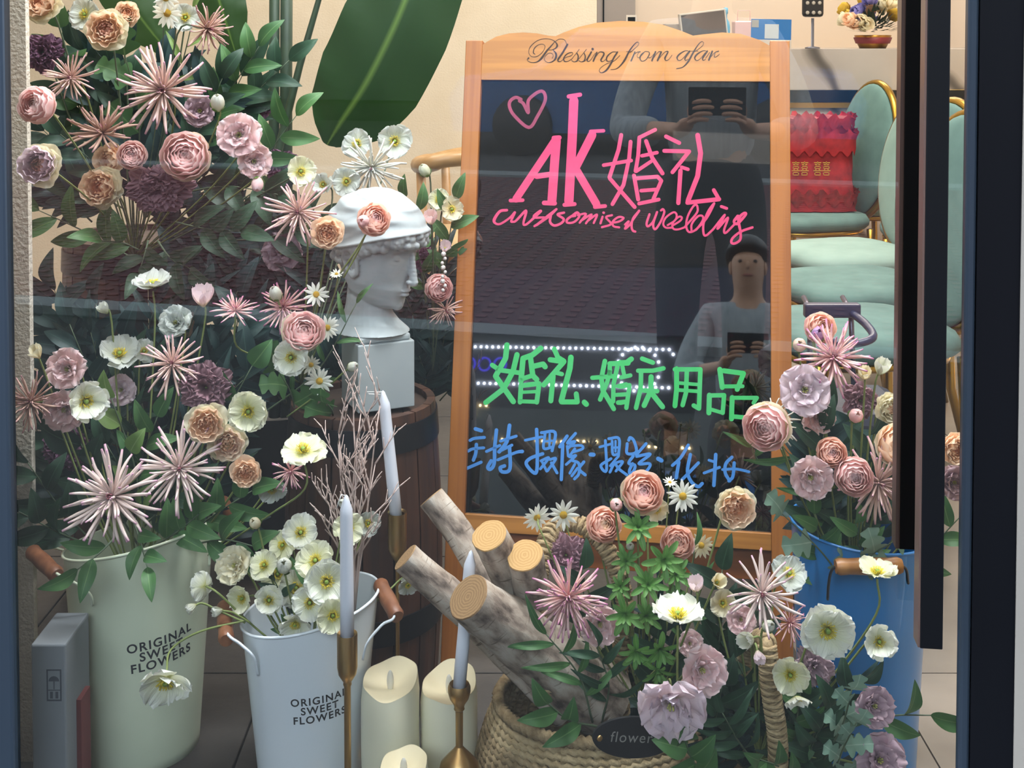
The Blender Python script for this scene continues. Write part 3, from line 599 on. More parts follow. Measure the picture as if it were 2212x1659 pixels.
# ------------------------------------------------------------------ flower buckets
def text_mesh(body, size, spacing=1.0, line=.8, bold=0.0, align='CENTER'):
    c = bpy.data.curves.new('txt', 'FONT'); c.body = body; c.size = size; c.space_character = spacing; c.space_line = line; c.align_x = align; c.offset = bold; c.align_y = 'CENTER'
    o = bpy.data.objects.new('txt', c); COL.objects.link(o)
    dg = bpy.context.evaluated_depsgraph_get(); dg.update()
    me = bpy.data.meshes.new_from_object(o.evaluated_get(dg)); bpy.data.objects.remove(o); bpy.data.curves.remove(c)
    return me
M_ink = mat('black_print', '23262a', rough=.6)
M_grip = grain_mat('wood_grip', '8a5a3c', '6e432b', 50, (1, 1, .1), rough=.45)
M_grip2 = grain_mat('wood_grip_light', 'a5733f', '8a5a2c', 50, (1, 1, .1), rough=.4)
def bucket(px, yc, Y, rt_px, yb, rb_px, slA, slB, m, label, text=None, handles=(), grip=M_grip, name='flower_bucket'):
    c = P(px, yc, Y); zc_ = c.z; rt = rt_px * Y / FPX; zb = P(px, yb, Y).z; rb = rb_px * Y / FPX
    k = (rt - rb) / (zc_ - zb)
    def rad(z): return rt - k * (zc_ - z)
    o = empty(name, (c.x, Y, 0), label, 'bucket')
    A_, B_ = slA * Y / FPX, slB * Y / FPX
    def rz(a): return zc_ + A_ * math.cos(a) - B_ * math.sin(a)
    n = 64; vs = []; rows = 14
    for j in range(rows + 1):
        for i in range(n):
            a = 2 * PI * i / n; z = rz(a) * j / rows; r_ = rad(z); vs.append((r_ * math.cos(a), r_ * math.sin(a), z))
    nv = len(vs)
    for j in range(rows + 1):
        for i in range(n):
            a = 2 * PI * i / n; z = .003 + (rz(a) - .003) * j / rows; r_ = rad(z) - .0015; vs.append((r_ * math.cos(a), r_ * math.sin(a), z))
    fs = []
    for j in range(rows):
        for i in range(n):
            a, b = j * n + i, j * n + (i + 1) % n; fs.append((a, b, b + n, a + n)); fs.append((nv + b, nv + a, nv + a + n, nv + b + n))
    fs.append(tuple(range(n))[::-1]); fs.append(tuple(range(nv, nv + n)))
    MB().add(vs, fs).build('body', m, o)
    MB().tube([((rad(rz(a)) + .001) * math.cos(a), (rad(rz(a)) + .001) * math.sin(a), rz(a)) for a in [2 * PI * i / 64 for i in range(64)]], .0024, 6, closed=True).build('rim', m, o)
    if text:
        me = text_mesh('ORIGINAL\nSWEET\nFLOWERS', text['size'], 1.2, text.get('line', .72), text['size'] * .022)
        zt = P(text['px'], text['py'], Y - rt * .9).z; rot = math.radians(text['rot']); rq = rad(zt)
        a0 = min([-PI / 2 + k * .01 for k in range(-90, 100)], key=lambda a: abs(CX + FPX * (c.x + rq * math.cos(a)) / (Y + rq * math.sin(a)) - text['px']))
        for v in me.vertices:
            x, y = v.co.x, v.co.y; x, y = x * math.cos(rot) - y * math.sin(rot), x * math.sin(rot) + y * math.cos(rot)
            z = zt + y; r_ = rad(z) + .0006; a = a0 + x / r_; v.co = (r_ * math.cos(a), r_ * math.sin(a), z)
        link('printed_lettering', me, M_ink, o)
    base = Vector((c.x, Y, 0))
    for pts, g0, g1, gr in handles:
        pp = [P(*q) - base for q in pts]
        h = MB().tube(smooth_path(pp, 6), .0022, 6).build('bail_handle', m if m.name != 'blue_enamel' else MATS['dark_wire'], o)
        a, b = P(*g0) - base, P(*g1) - base; L_ = (b - a).length
        MB().lathe([(0, 0), (gr * .8, 0), (gr, L_ * .06), (gr * .92, L_ * .2), (gr * 1.02, L_ * .5), (gr * .92, L_ * .8), (gr, L_ * .94), (gr * .8, L_), (0, L_)], n=16, M=frame_z(b - a), c=a).build('wooden_grip', grip, h, auto=50)
    return o, base
mat('dark_wire', '20242c', rough=.4)
M_mint = mat('pale_green_enamel', 'dae2c8', rough=.42, color2='d2dbc0', vscale=10, coat=.2)
M_wht = mat('white_enamel', 'e0e8ee', rough=.38, coat=.3)
M_blu = mat('blue_enamel', '2a7cc4', rough=.32, coat=.3)
bucket(300, 1152, 1.98, 158, 1659, 121, 33, -46 * -1 * .4, M_mint, 'tall pale green metal flower bucket with black printed words',
       dict(px=337, py=1420, size=.0205, rot=5, line=.84),
       [([(200, 1308, 1.86), (193, 1282, 1.85), (150, 1252, 1.84), (120, 1237, 1.84), (72, 1192, 1.90), (100, 1180, 2.0), (160, 1195, 2.03)], (124, 1243, 1.84), (68, 1190, 1.90), .0125),
        ([(452, 1222, 1.93), (456, 1190, 1.93), (480, 1165, 1.95), (512, 1136, 2.0), (480, 1080, 2.06)], (515, 1134, 2.0), (478, 1082, 2.06), .0125)])
bucket(668, 1304, 1.86, 148, 1659, 112, 32, 6, M_wht, 'white metal flower bucket with black printed words, full of cream poppies',
       dict(px=684, py=1537, size=.0165, rot=3, line=.88),
       [([(557, 1458, 1.78), (548, 1420, 1.77), (520, 1392, 1.77), (490, 1366, 1.78), (486, 1310, 1.86), (520, 1320, 1.9)], (489, 1384, 1.775), (484, 1308, 1.86), .0125),
        ([(784, 1425, 1.79), (794, 1388, 1.79), (825, 1350, 1.80), (852, 1328, 1.81), (822, 1262, 1.90), (812, 1275, 1.9)], (858, 1333, 1.81), (820, 1260, 1.88), .0125)])
bucket(1857, 1135, 1.92, 146, 1659, 122, -12, 0, M_blu, 'tall blue metal flower bucket with a wooden handle grip',
       None, [([(1788, 1295, 1.80), (1790, 1262, 1.79), (1797, 1232, 1.78), (1815, 1224, 1.77), (1880, 1222, 1.77), (1950, 1223, 1.77), (1962, 1260, 1.79)], (1805, 1224, 1.77), (1948, 1222, 1.77), .0125)], grip=M_grip2)
# ------------------------------------------------------------------ candles
M_wax = mat('ivory_wax', 'ece7cc', rough=.45, spec=.4); M_wx2 = mat('inner_wax', 'ddd0ae', rough=.6); M_tap = mat('white_taper_wax', 'e2e6f0', rough=.4)
def pillar(px, ytop, Y, rpx, seed, label, amp=.012, dip=1.0):
    c = P(px, ytop, Y); r = rpx * Y / FPX; r3 = random.Random(seed); ph = r3.uniform(0, 6)
    o = empty('pillar_candle', (c.x, Y, 0), label, 'candle')
    def top(a): return c.z - amp * 1.1 * (1 + math.cos(a + PI / 2 + .35)) + .003 * math.sin(2 * a + ph) + .0016 * math.sin(5 * a + ph)
    n = 48; vs = []
    for j in range(9):
        for i in range(n):
            a = 2 * PI * i / n; z = top(a) * j / 8; rr_ = r * (1 + .012 * math.sin(3 * a + z * 30)) - (.003 if j == 8 else 0); vs.append((rr_ * math.cos(a), rr_ * math.sin(a), z - (0 if j < 8 else -.0005)))
    MB().add(vs, [(j * n + i, j * n + (i + 1) % n, (j + 1) * n + (i + 1) % n, (j + 1) * n + i) for j in range(8) for i in range(n)]).build('wax_body', M_wax, o)
    vs = []; zm = c.z - .030 * dip
    for j in range(6):
        t = j / 5
        for i in range(n):
            a = 2 * PI * i / n; vs.append(((r - .003) * (1 - t) * math.cos(a), (r - .003) * (1 - t) * math.sin(a), top(a) + .0005 + (zm - top(a)) * (1 - (1 - t) ** 2.0)))
    MB().add(vs, [(j * n + i, j * n + (i + 1) % n, (j + 1) * n + (i + 1) % n, (j + 1) * n + i) for j in range(5) for i in range(n)]).build('hollow_top', M_wx2, o)
    MB().sphere((0, 0, zm + .013), (.0055, .0025, .017), 10, 8).build('flame_wick', mat('plastic_flame', 'ece6d6', rough=.3), o)
    return o
pillar(843, 1447, 1.80, 64, 1, 'ivory pillar candle with white plastic flame beside the white bucket')
pillar(970, 1456, 1.82, 63, 2, 'ivory pillar candle standing behind the short brass candlestick')
pillar(872, 1636, 1.70, 56, 3, 'shortest ivory pillar candle at the bottom edge of the window')
def taper(base, tip, r, label, wick=None):
    a, b = Vector(base), Vector(tip); d = b - a; L_ = d.length
    o = empty('taper_candle', a, label, 'candle')
    MB().lathe([(0, 0), (r * 1.0, 0), (r, L_ * .3), (r * .93, L_ * .86), (r * .9, L_ * .9), (r * .42, L_ * .965), (r * .3, L_ * .985), (0, L_)], n=12, M=frame_z(d)).build('wax_stick', M_tap, o)
    if wick: MB().tube([Vector(q) - a for q in wick], .0007, 5).build('wick', mat('white_wick', 'dfe0dc'), o)
    return o
def stick(px, Y, prof, label, name='candlestick'):
    """profile: (radius px, pixel row)"""
    p0 = P(px, prof[0][1], Y); o = empty(name, (p0.x, Y, 0), label, 'candlestick')
    MB().lathe([(max(r * Y / FPX, 1e-5), P(px, y, Y).z) for r, y in prof], n=32).build('brass_holder', M_brass, o, auto=35)
    MB().lathe([(.0001, 0.0), (.045, 0), (.046, .004), (.03, .009), (.006, .016), (.005, P(px, prof[-1][1], Y).z + .001)], n=32).build('foot', M_brass, o, auto=35)
    return o
Y1 = 1.70
stick(750, Y1, [(14, 1384), (15, 1372), (22, 1368), (22.5, 1372), (22.5, 1400), (22.5, 1440), (20, 1455), (12, 1468), (9, 1472), (9.5, 1478), (7.6, 1482), (7.6, 1659)], 'tall brass candlestick in front of the white bucket')
taper(P(750, 1388, Y1), P(748, 1068, Y1), 15.2 * Y1 / FPX, 'white taper candle in the tall brass candlestick', [P(748, 1072, Y1), P(738, 1068, Y1 - .003), P(731, 1085, Y1 - .005), P(728, 1097, Y1 - .005)])
Y2 = 1.93
stick(858, Y2, [(15, 1122), (16, 1110), (21, 1106), (21, 1110), (21, 1160), (20, 1185), (12, 1205), (5, 1213), (4.6, 1220), (4.6, 1659)], 'slender brass candlestick half hidden behind the birch logs')
taper(P(857, 1128, Y2), P(827, 843, Y2), 13.5 * Y2 / FPX, 'leaning white taper candle in front of the barrel', [P(827, 846, Y2), P(820, 847, Y2), P(792, 846, Y2 - .01), P(797, 851, Y2 - .01), P(822, 852, Y2)])
Y3 = 1.715
stick(992, Y3, [(13, 1494), (14, 1483), (22, 1477), (25, 1484), (25, 1494), (21, 1508), (13, 1520), (11, 1526), (12, 1531), (8.5, 1535), (8, 1612), (13, 1618), (28, 1634), (42, 1650), (44, 1659)], 'short brass candlestick with round cup in front of the pillar candles')
taper(P(991, 1496, Y3), P(1018, 1188, Y3 + .0), 14.3 * Y3 / FPX, 'white taper candle crossing behind the thick birch log')
# ------------------------------------------------------------------ baskets
M_rope = mat('seagrass', 'ac9672', rough=.85, color2='7d6848', vscale=60, bump=.5, bscale=300, rnd_var=.07)
M_rope2 = mat('pale_seagrass', 'b9a47e', rough=.85, color2='9a845e', vscale=60, bump=.5, bscale=300)
def twist(b, path, r, turns, n=8, closed=True, lobes=2, am=.30):
    k = len(path); vs = []; prev = None
    for i, p in enumerate(path):
        t = (path[(i + 1) % k] - path[i - 1]) if closed else (path[min(i + 1, k - 1)] - path[max(i - 1, 0)])
        t.normalize()
        a = t.cross(Vector((0, 0, 1))) if abs(t.z) < .99 else Vector((1, 0, 0))
        if prev is not None and not closed: a = prev - t * prev.dot(t)
        a.normalize(); prev = a; c = t.cross(a)
        for j in range(n):
            q = 2 * PI * j / n; rr_ = r * (1 + am * math.cos(lobes * (q - 2 * PI * turns * i / k / lobes)))
            vs.append(p + (a * math.cos(q) + c * math.sin(q)) * rr_)
    fs = [(i * n + j, i * n + (j + 1) % n, ((i + 1) % k) * n + (j + 1) % n, ((i + 1) % k) * n + j) for i in range(k if closed else k - 1) for j in range(n)]
    return b.add(vs, fs)
KX, KY = P(1283, 1500, 1.80).x, 1.80
bk = empty('woven_basket', (KX, KY, 0), 'round woven seagrass basket holding birch logs, with a black oval name tag', 'basket')
ztop_ = P(1283, 1512, 1.80).z
def brad(z):
    t = 1 - z / ztop_; return .138 + .030 * math.sin(min(1, t * 1.25) * PI * .62)
rows = 20
for k in range(rows):
    z = ztop_ - .010 - (ztop_ - .012) * k / (rows - 1); R_ = brad(z)
    if z < .0: continue
    path = [Vector((R_ * 1.06 * math.cos(a), R_ * .86 * math.sin(a), z + .0012 * math.sin(a * 6 + k))) for a in [2 * PI * i / 200 for i in range(200)]]
    twist(MB(), path, .0058, 62).build('woven_row', M_rope if k > 2 else M_rope2, bk)
path = [Vector((.146 * math.cos(a), .119 * math.sin(a), ztop_ + .004)) for a in [2 * PI * i / 260 for i in range(260)]]
twist(MB(), path, .0085, 90, n=10, lobes=3, am=.22).build('rim', M_rope, bk)
q = MB()
for i in range(34):
    a = 2 * PI * i / 34; q.tube([((brad(z) * 1.06 - .004) * math.cos(a), (brad(z) * .86 - .004) * math.sin(a), z) for z in (0.0, .06, .12, .18, ztop_)], .003, 5)
q.build('upright_canes', M_rope, bk); tag(bk.children[-1], kind='stuff')
MB().lathe([(0, 0), (brad(0), 0)], n=32, sy=.8).build('bottom', M_rope, bk)
def wrapped(name, pts, r, parent, base, pitch=.0095):
    pp = smooth_path([P(*p_) - base for p_ in pts], 24); L_ = sum((b - a).length for a, b in zip(pp, pp[1:]))
    h = MB().tube(pp, r * .82, 10).build(name, M_rope, parent)
    for hand in (1, -1):
        turns = L_ / pitch; n = int(turns * 14); acc = [0]
        for a, b in zip(pp, pp[1:]): acc.append(acc[-1] + (b - a).length)
        out = []; j = 0; prev = None
        for i in range(n + 1):
            s = L_ * i / n
            while j < len(acc) - 2 and acc[j + 1] < s: j += 1
            t = (s - acc[j]) / max(1e-9, acc[j + 1] - acc[j]); c = pp[j].lerp(pp[j + 1], t); T_ = (pp[min(j + 2, len(pp) - 1)] - pp[max(j - 1, 0)]).normalized()
            a = Vector((0, 1, 0)).cross(T_).normalized() if prev is None else (prev - T_ * prev.dot(T_)).normalized(); prev = a; bb2 = T_.cross(a)
            q_ = 2 * PI * turns * i / n * hand + (0 if hand > 0 else PI); out.append(c + (a * math.cos(q_) + bb2 * math.sin(q_)) * r * (1 + .06 * math.cos(q_ * 2 * hand)))
        MB().tube(out, .0029, 5).build('cord_wrap', M_rope if hand > 0 else M_rope2, h)
    return h
bbase = Vector((KX, KY, 0))
wrapped('handle', [(1185, 1500, 1.72), (1160, 1320, 1.75), (1178, 1175, 1.80), (1215, 1132, 1.84), (1262, 1138, 1.84), (1312, 1188, 1.82), (1342, 1260, 1.80), (1350, 1330, 1.79), (1338, 1430, 1.80), (1342, 1545, 1.81)], .0115, bk, bbase)
# oval tag
tg = P(1370, 1592, KY - .155); R_t = Matrix.Rotation(math.radians(14), 4, 'Z') @ Matrix.Rotation(math.radians(10), 4, 'Y')
to = empty('name_tag_holder', (0, 0, 0)); bpy.data.objects.remove(to)
tgl = Matrix.Translation(tg - bbase) @ R_t
vs = [(.062 * math.cos(a), -.002, .029 * math.sin(a)) for a in [2 * PI * i / 40 for i in range(40)]]; vs2 = [(x, .002, z) for x, _, z in vs]
tgo = MB().add(vs + vs2, [tuple(range(40)), tuple(range(40, 80))[::-1]] + [(i, (i + 1) % 40, 40 + (i + 1) % 40, 40 + i) for i in range(40)]).build('oval_tag', mat('slate_tag', '15171b', rough=.5), bk, tgl, smooth=False)
for sx in (-.052, .052): MB().sphere((sx, -.003, -.002), (.0045, .002, .0045), 10, 6).build('rivet', M_brass, tgo)
me = text_mesh('flowers', .021, 1.15); me.transform(Matrix.Translation((0, -.0026, 0)) @ Matrix.Rotation(PI / 2, 4, 'X')); link('tag_lettering', me, mat('tag_ink', '8d8a84', rough=.7), tgo)
# second basket, lower right
K2 = P(1575, 1655, 1.72)
b2 = empty('woven_basket', (K2.x, 1.72, 0), 'second seagrass basket with upright rope handle at the bottom of the window', 'basket')
for k in range(12):
    z = K2.z - .006 - k * .0108
    if z < .004: break
    path = [Vector((.105 * math.cos(a), .085 * math.sin(a), z)) for a in [2 * PI * i / 160 for i in range(160)]]
    twist(MB(), path, .006, 50).build('woven_row', M_rope, b2)
MB().lathe([(0, 0), (.1, 0), (.1, K2.z - .01)], n=32, sy=.8).build('bottom', M_rope, b2)
wrapped('handle', [(1678, 1700, 1.66), (1680, 1600, 1.66), (1664, 1480, 1.66), (1658, 1410, 1.665), (1654, 1385, 1.68), (1640, 1380, 1.75), (1610, 1420, 1.80), (1590, 1560, 1.82)], .0115, b2, Vector((K2.x, 1.72, 0)))
# ------------------------------------------------------------------ birch logs
def bark_mat():
    m = bpy.data.materials.new('birch_bark'); m.use_nodes = True; nt = m.node_tree; b = nt.nodes['Principled BSDF']; L = nt.links.new
    tc = N(nt, 'ShaderNodeTexCoord'); mp = N(nt, 'ShaderNodeMapping'); mp.inputs['Scale'].default_value = (1, 1, .5); L(tc.outputs['Object'], mp.inputs[0])
    n1 = N(nt, 'ShaderNodeTexNoise'); n1.inputs['Scale'].default_value = 38; n1.inputs['Detail'].default_value = 6; L(mp.outputs[0], n1.inputs['Vector'])
    r1 = ramp(nt, [(.33, '463c34'), (.42, '85766a'), (.52, 'a89a8b'), (.66, 'b8aea2')], n1.outputs[0])
    mp2 = N(nt, 'ShaderNodeMapping'); mp2.inputs['Scale'].default_value = (1, 1, 9); L(tc.outputs['Object'], mp2.inputs[0])
    n2 = N(nt, 'ShaderNodeTexNoise'); n2.inputs['Scale'].default_value = 26; n2.inputs['Detail'].default_value = 3; L(mp2.outputs[0], n2.inputs['Vector'])
    r2_ = ramp(nt, [(.60, (0, 0, 0, 1)), (.70, (1, 1, 1, 1))], n2.outputs[0])
    mx = N(nt, 'ShaderNodeMix', data_type='RGBA'); L(r2_.outputs[0], mx.inputs[0]); L(r1.outputs[0], mx.inputs[6]); mx.inputs[7].default_value = lin('6d5f52')
    L(mx.outputs[2], b.inputs['Base Color']); b.inputs['Roughness'].default_value = .85
    bp = N(nt, 'ShaderNodeBump'); bp.inputs['Strength'].default_value = .9; bp.inputs['Distance'].default_value = .006; L(n1.outputs[0], bp.inputs['Height']); L(bp.outputs[0], b.inputs['Normal'])
    return m
def ring_mat(name, c1, c2):
    m = bpy.data.materials.new(name); m.use_nodes = True; nt = m.node_tree; b = nt.nodes['Principled BSDF']; L = nt.links.new
    tc = N(nt, 'ShaderNodeTexCoord'); wv = N(nt, 'ShaderNodeTexWave', wave_type='RINGS', rings_direction='Z'); wv.inputs['Scale'].default_value = 75; wv.inputs['Distortion'].default_value = 3; wv.inputs['Detail Scale'].default_value = 2
    L(tc.outputs['Object'], wv.inputs['Vector']); r = ramp(nt, [(0, c1), (1, c2)], wv.outputs[0]); L(r.outputs[0], b.inputs['Base Color']); b.inputs['Roughness'].default_value = .8; return m
M_bark = bark_mat(); M_end1 = ring_mat('pale_cut_wood', 'b8935f', 'a8834f'); M_end2 = ring_mat('aged_cut_wood', '8f734f', '775b3c')
def log(a, b, r0, r1, label, endm, seed, tiltv=None):
    a, b = Vector(a), Vector(b); d = b - a; L_ = d.length; M = Matrix.Translation(a) @ frame_z(d)
    o = empty('birch_log', M=M, label=label, cat='log', group='birch logs in the basket')
    r3 = random.Random(seed); n, K = 28, 26; vs = []; off = r3.uniform(0, 50)
    for k in range(K + 1):
        t = k / K
        for j in range(n):
            q = 2 * PI * j / n; nz = noise.noise(Vector((math.cos(q) * 1.3 + off, math.sin(q) * 1.3, t * 5))) * .09 + noise.noise(Vector((math.cos(q) * 4 + off, math.sin(q) * 4, t * 22))) * .035
            r_ = (r0 + (r1 - r0) * t) * (1 + nz); vs.append((r_ * math.cos(q) + .006 * math.sin(t * 5 + off) - .006 * math.sin(off), r_ * math.sin(q), t * L_))
    MB().add(vs, [(k * n + j, k * n + (j + 1) % n, (k + 1) * n + (j + 1) % n, (k + 1) * n + j) for k in range(K) for j in range(n)]).build('bark', M_bark, o)
    ring = [Vector(v) for v in vs[:n]]; v2 = [(p.x * .96, p.y * .96, -.0015) for p in ring] + [tuple(p) for p in ring]
    MB().add(v2, [tuple(range(n))[::-1]] + [(j, (j + 1) % n, n + (j + 1) % n, n + j) for j in range(n)]).build('cut_end', endm, o, smooth=False)
    return o
log(P(932, 1075, 1.86), P(1120, 1330, 1.80), 30 * 1.86 / FPX, 36 * 1.8 / FPX, 'thin birch log reaching highest, leaning across the easel leg', M_end2, 1)
log(P(1057, 1157, 1.72), P(1180, 1420, 1.86), 40 * 1.72 / FPX, 46 * 1.8 / FPX, 'birch log with a pale round cut end, upper of the two fresh cuts', M_end1, 2)
log(P(1134, 1200, 1.71), P(1215, 1450, 1.86), 40 * 1.71 / FPX, 46 * 1.8 / FPX, 'birch log with a pale cut end, beside the mauve flower and basket handle', M_end1, 3)
log(P(876, 1205, 1.78), P(1225, 1530, 1.78), 33 * 1.78 / FPX, 44 * 1.75 / FPX, 'long thin birch log pointing left, low over the pillar candles', M_end2, 4)
log(P(1012, 1290, 1.655), P(1290, 1500, 1.80), 51 * 1.655 / FPX, 84 * 1.78 / FPX, 'thickest birch log with a greyish cracked cut end', M_end2, 5)
# ------------------------------------------------------------------ dried pale twigs
M_twig = mat('pale_pink_twig', 'd0b9b0', rough=.8)
def twigs(bx, by, Y, tips, seed, label):
    r3 = random.Random(seed); a = P(bx, by, Y); o = empty('dried_branch', a, label, 'dried branch')
    for tx, ty in tips:
        b = MB()
        def rec(p, d, L_, depth, r):
            pts = [p]; q = p.copy()
            for i in range(5):
                d = (d + Vector((r3.uniform(-.09, .09), r3.uniform(-.08, .08), r3.uniform(-.03, .10)))).normalized(); q = q + d * L_ / 5; pts.append(q.copy())
                if depth and i in (1, 2, 3, 4):
                    s = r3.choice((-1, 1)); rec(q, (d + Vector((s * r3.uniform(.3, .6), r3.uniform(-.3, .3), .1))).normalized(), L_ * r3.uniform(.22, .36), depth - 1, r * .8)
            b.tube(pts, [r * (1 - .12 * i) for i in range(6)], 4)
        t = P(tx, ty, Y - .01) - a; rec(Vector((0, 0, 0)), t.normalized(), t.length * .98, 2, .0021)
        b.build('twig', M_twig, o)
    return o
twigs(765, 1330, 1.90, [(768, 890), (782, 870), (752, 950), (792, 940), (760, 1000), (776, 930), (750, 1040), (786, 1010), (700, 1090)], 3, 'bunch of pale pink bare dried twigs in the white bucket')
# ------------------------------------------------------------------ carton left
M_carton = mat('pale_carton', '74797d', rough=.8)
ca = P(104, 1392, 1.76); cb_ = empty('shipping_carton', (ca.x, 1.76, 0), 'pale shipping carton with printed umbrella symbol beside the left pillar', 'box')
hcw = .026
bevel(box('box_body', (-hcw, 0, 0), (hcw, .10, ca.z), M_carton, cb_), .003)
sy_ = MB(); X0 = .008; s_ = P(112, 1480, 1.76) - Vector((ca.x, 1.76, 0)); zz = s_.z
for (x0, z0, x1, z1) in ((-.011, -.024, -.009, .024), (.009, -.024, .011, .024), (-.011, .022, .011, .024), (-.011, -.024, .011, -.022), (-.011, -.008, .011, -.007), (-.0007, -.006, .0007, .006), (-.006, -.02, -.002, -.010), (.002, -.02, .006, -.010)):
    sy_.box((x0 + X0, -.0006, zz + z0), (x1 + X0, 0, zz + z1))
sy_.add([(X0 + .008 * math.cos(a), -.0006, zz + .006 + .008 * math.sin(a)) for a in [PI * i / 8 for i in range(9)]], [tuple(range(9))])
sy_.build('printed_symbol', mat('carton_ink', '3c4148'), cb_, smooth=False)
rc = P(158, 1512, 1.80); rbx = empty('red_box', (rc.x, 1.80, 0), 'dark red box partly hidden behind the pale carton', 'box'); box('box_body', (-.018, 0, 0), (.012, .04, rc.z), mat('dark_red_card', '6d3634', rough=.8), rbx)
# ------------------------------------------------------------------ tall foliage plant
M_big = leaf_mat('banana_leaf', '2c4a1c', '1f3c18', '5c7a3a', .3)
bp_ = P(600, 480, 2.75)
pl = empty('potted_banana_plant', (bp_.x, 2.75, 0), 'tall potted plant with broad drooping green leaves', 'plant')
pbase = Vector((bp_.x, 2.75, 0))
MB().lathe([(0, 0), (.13, 0), (.16, .34), (.165, .36), (.15, .36), (.14, .30), (0, .30)], n=32).build('pot', mat('dark_pot', '1b1d20', rough=.5), pl, auto=40)
for x0, x1, r_ in ((592, 594, .012), (618, 620, .014)):
    MB().tube([P(x1, 900, 2.75) - pbase, P(x0, 500, 2.75) - pbase, P(x0, 200, 2.75) - pbase, P(x0 + 2, -200, 2.75) - pbase], [r_ * 1.2, r_ * 1.1, r_, r_], 10).build('stem', mat('plant_stem', '2b3f26', color2='1f3320', vscale=20), pl)
def ribbon_leaf(path, widths, fold, m, nu=8):
    pp = smooth_path(path, 5); k = len(pp); vs = []
    me_w = []
    for i in range(k):
        t = i / (k - 1) * (len(widths) - 1); j = min(int(t), len(widths) - 2); me_w.append(widths[j] + (widths[j + 1] - widths[j]) * (t - j))
    def f(u, v):
        i = min(int(round(v * (k - 1))), k - 1); T_ = (pp[min(i + 1, k - 1)] - pp[max(i - 1, 0)]).normalized()
        side = T_.cross(Vector((0, -1, 0))).normalized(); nrm = side.cross(T_).normalized()
        return pp[i] + side * (u * me_w[i]) + nrm * (fold * abs(u) * me_w[i] + .006 * math.sin(v * 26 + u * 3) * abs(u))
    return grid(('leaf', rnd.random()), nu, k - 1, f)
wpx = 2.6 / FPX
def bigleaf(path, widths, fold=-.3):
    me = ribbon_leaf([P(x, y, d) - pbase for x, y, d in path], [w_ * wpx for w_ in widths], fold, M_big); link('leaf', me, M_big, pl)
bigleaf([(950, -170, 2.6), (900, -60, 2.58), (850, 60, 2.58), (790, 180, 2.6), (735, 265, 2.63), (706, 313, 2.66)], [70, 110, 120, 118, 90, 20])
bigleaf([(985, -150, 2.75), (950, -30, 2.74), (900, 80, 2.74), (850, 160, 2.75), (810, 250, 2.76)], [30, 45, 42, 30, 3], .4)
bigleaf([(430, -160, 2.7), (455, -60, 2.7), (485, 40, 2.7), (520, 150, 2.72)], [50, 62, 52, 6])
bigleaf([(200, -150, 2.7), (250, -40, 2.7), (320, 60, 2.7), (380, 130, 2.72)], [50, 60, 50, 6])
MB().tube([P(x, y, 2.7) - pbase for x, y in ((560, 480), (600, 330), (648, 140), (700, -40), (760, -200))], [.012, .010, .008, .006, .006], 8).build('stem', MATS['plant_stem'], pl)
# ------------------------------------------------------------------ wooden armchair by the cream wall
M_ash = grain_mat('ash_wood', 'a8865a', '967449', 20, (.1, 1, 1), rough=.4)
ac = P(930, 400, 4.3); arm = empty('wooden_armchair', (ac.x + .25, 4.3, 0), 'pale wooden chair with a rounded bentwood arm rail against the cream wall', 'chair'); ab = Vector((ac.x + .25, 4.3, 0))
MB().tube(smooth_path([P(1120, 330, 4.25) - ab, P(1030, 340, 4.2) - ab, P(960, 346, 4.15) - ab, P(915, 358, 4.2) - ab, P(912, 352, 4.5) - ab, P(1000, 330, 4.75) - ab, P(1120, 320, 4.8) - ab], 6), [.02] * 2 + [.027] * 12 + [.03] * 12 + [.024] * 11, 12).build('arm_rail', M_ash, arm)
zs_ = P(908, 370, 4.2) - ab
for dx, dy in ((0, -.08), (.45, -.08), (.06, .38), (.45, .38)): MB().tube([(zs_.x + dx, dy, zs_.z), (zs_.x + dx + .015, dy, .3), (zs_.x + dx + .02, dy, 0)], [.017, .02, .014], 10).build('leg', M_ash, arm)
bevel(box('seat', (zs_.x - .01, -.1, .42), (zs_.x + .5, .4, .46), mat('woven_seat', 'b7a27c'), arm), .02)
# ------------------------------------------------------------------ reception desk and the things on it
DY = 5.5
def zat(y, Y): return P(1700, y, Y).z
M_mv = bpy.data.materials.new('veined_marble'); M_mv.use_nodes = True; nt = M_mv.node_tree; b_ = nt.nodes['Principled BSDF']
tc = N(nt, 'ShaderNodeTexCoord'); wv = N(nt, 'ShaderNodeTexWave'); wv.bands_direction = 'DIAGONAL'; wv.inputs['Scale'].default_value = 1.1; wv.inputs['Distortion'].default_value = 5; wv.inputs['Detail'].default_value = 3
nt.links.new(tc.outputs['Object'], wv.inputs['Vector']); r = ramp(nt, [(0, '4f4a47'), (.035, '8c8681'), (.09, 'a09a95'), (1, 'a9a39d')], wv.outputs[0]); nt.links.new(r.outputs[0], b_.inputs['Base Color']); b_.inputs['Roughness'].default_value = .12
dk = empty('reception_desk', (1.3, DY, 0), 'grey marble reception desk with a thin gold strip', 'desk')
zt_, zm_, zg_ = zat(105, DY), zat(195, DY), zat(229, DY)
box('upper_fascia', (-.93, 0, zm_), (1.15, .5, zt_), M_mv, dk, bw=.003)
box('recess', (-.93, .10, zg_ + .012), (1.15, .5, zm_), M_dark, dk)
box('gold_strip', (-.93, .055, zg_ - .012), (1.15, .5, zg_ + .012), M_gold, dk)
box('lower_front', (-.93, .07, .0), (1.15, .5, zg_ - .012), M_mv, dk)
def at(px, Y=DY + .15): 
    p_ = P(px, 100, Y); return Vector((p_.x, Y, zt_))
def size(npx, Y=DY + .15): return npx * Y / FPX
mo = empty('computer_monitor', at(1525, DY + .2), 'grey computer monitor with pale rim standing on the desk', 'monitor')
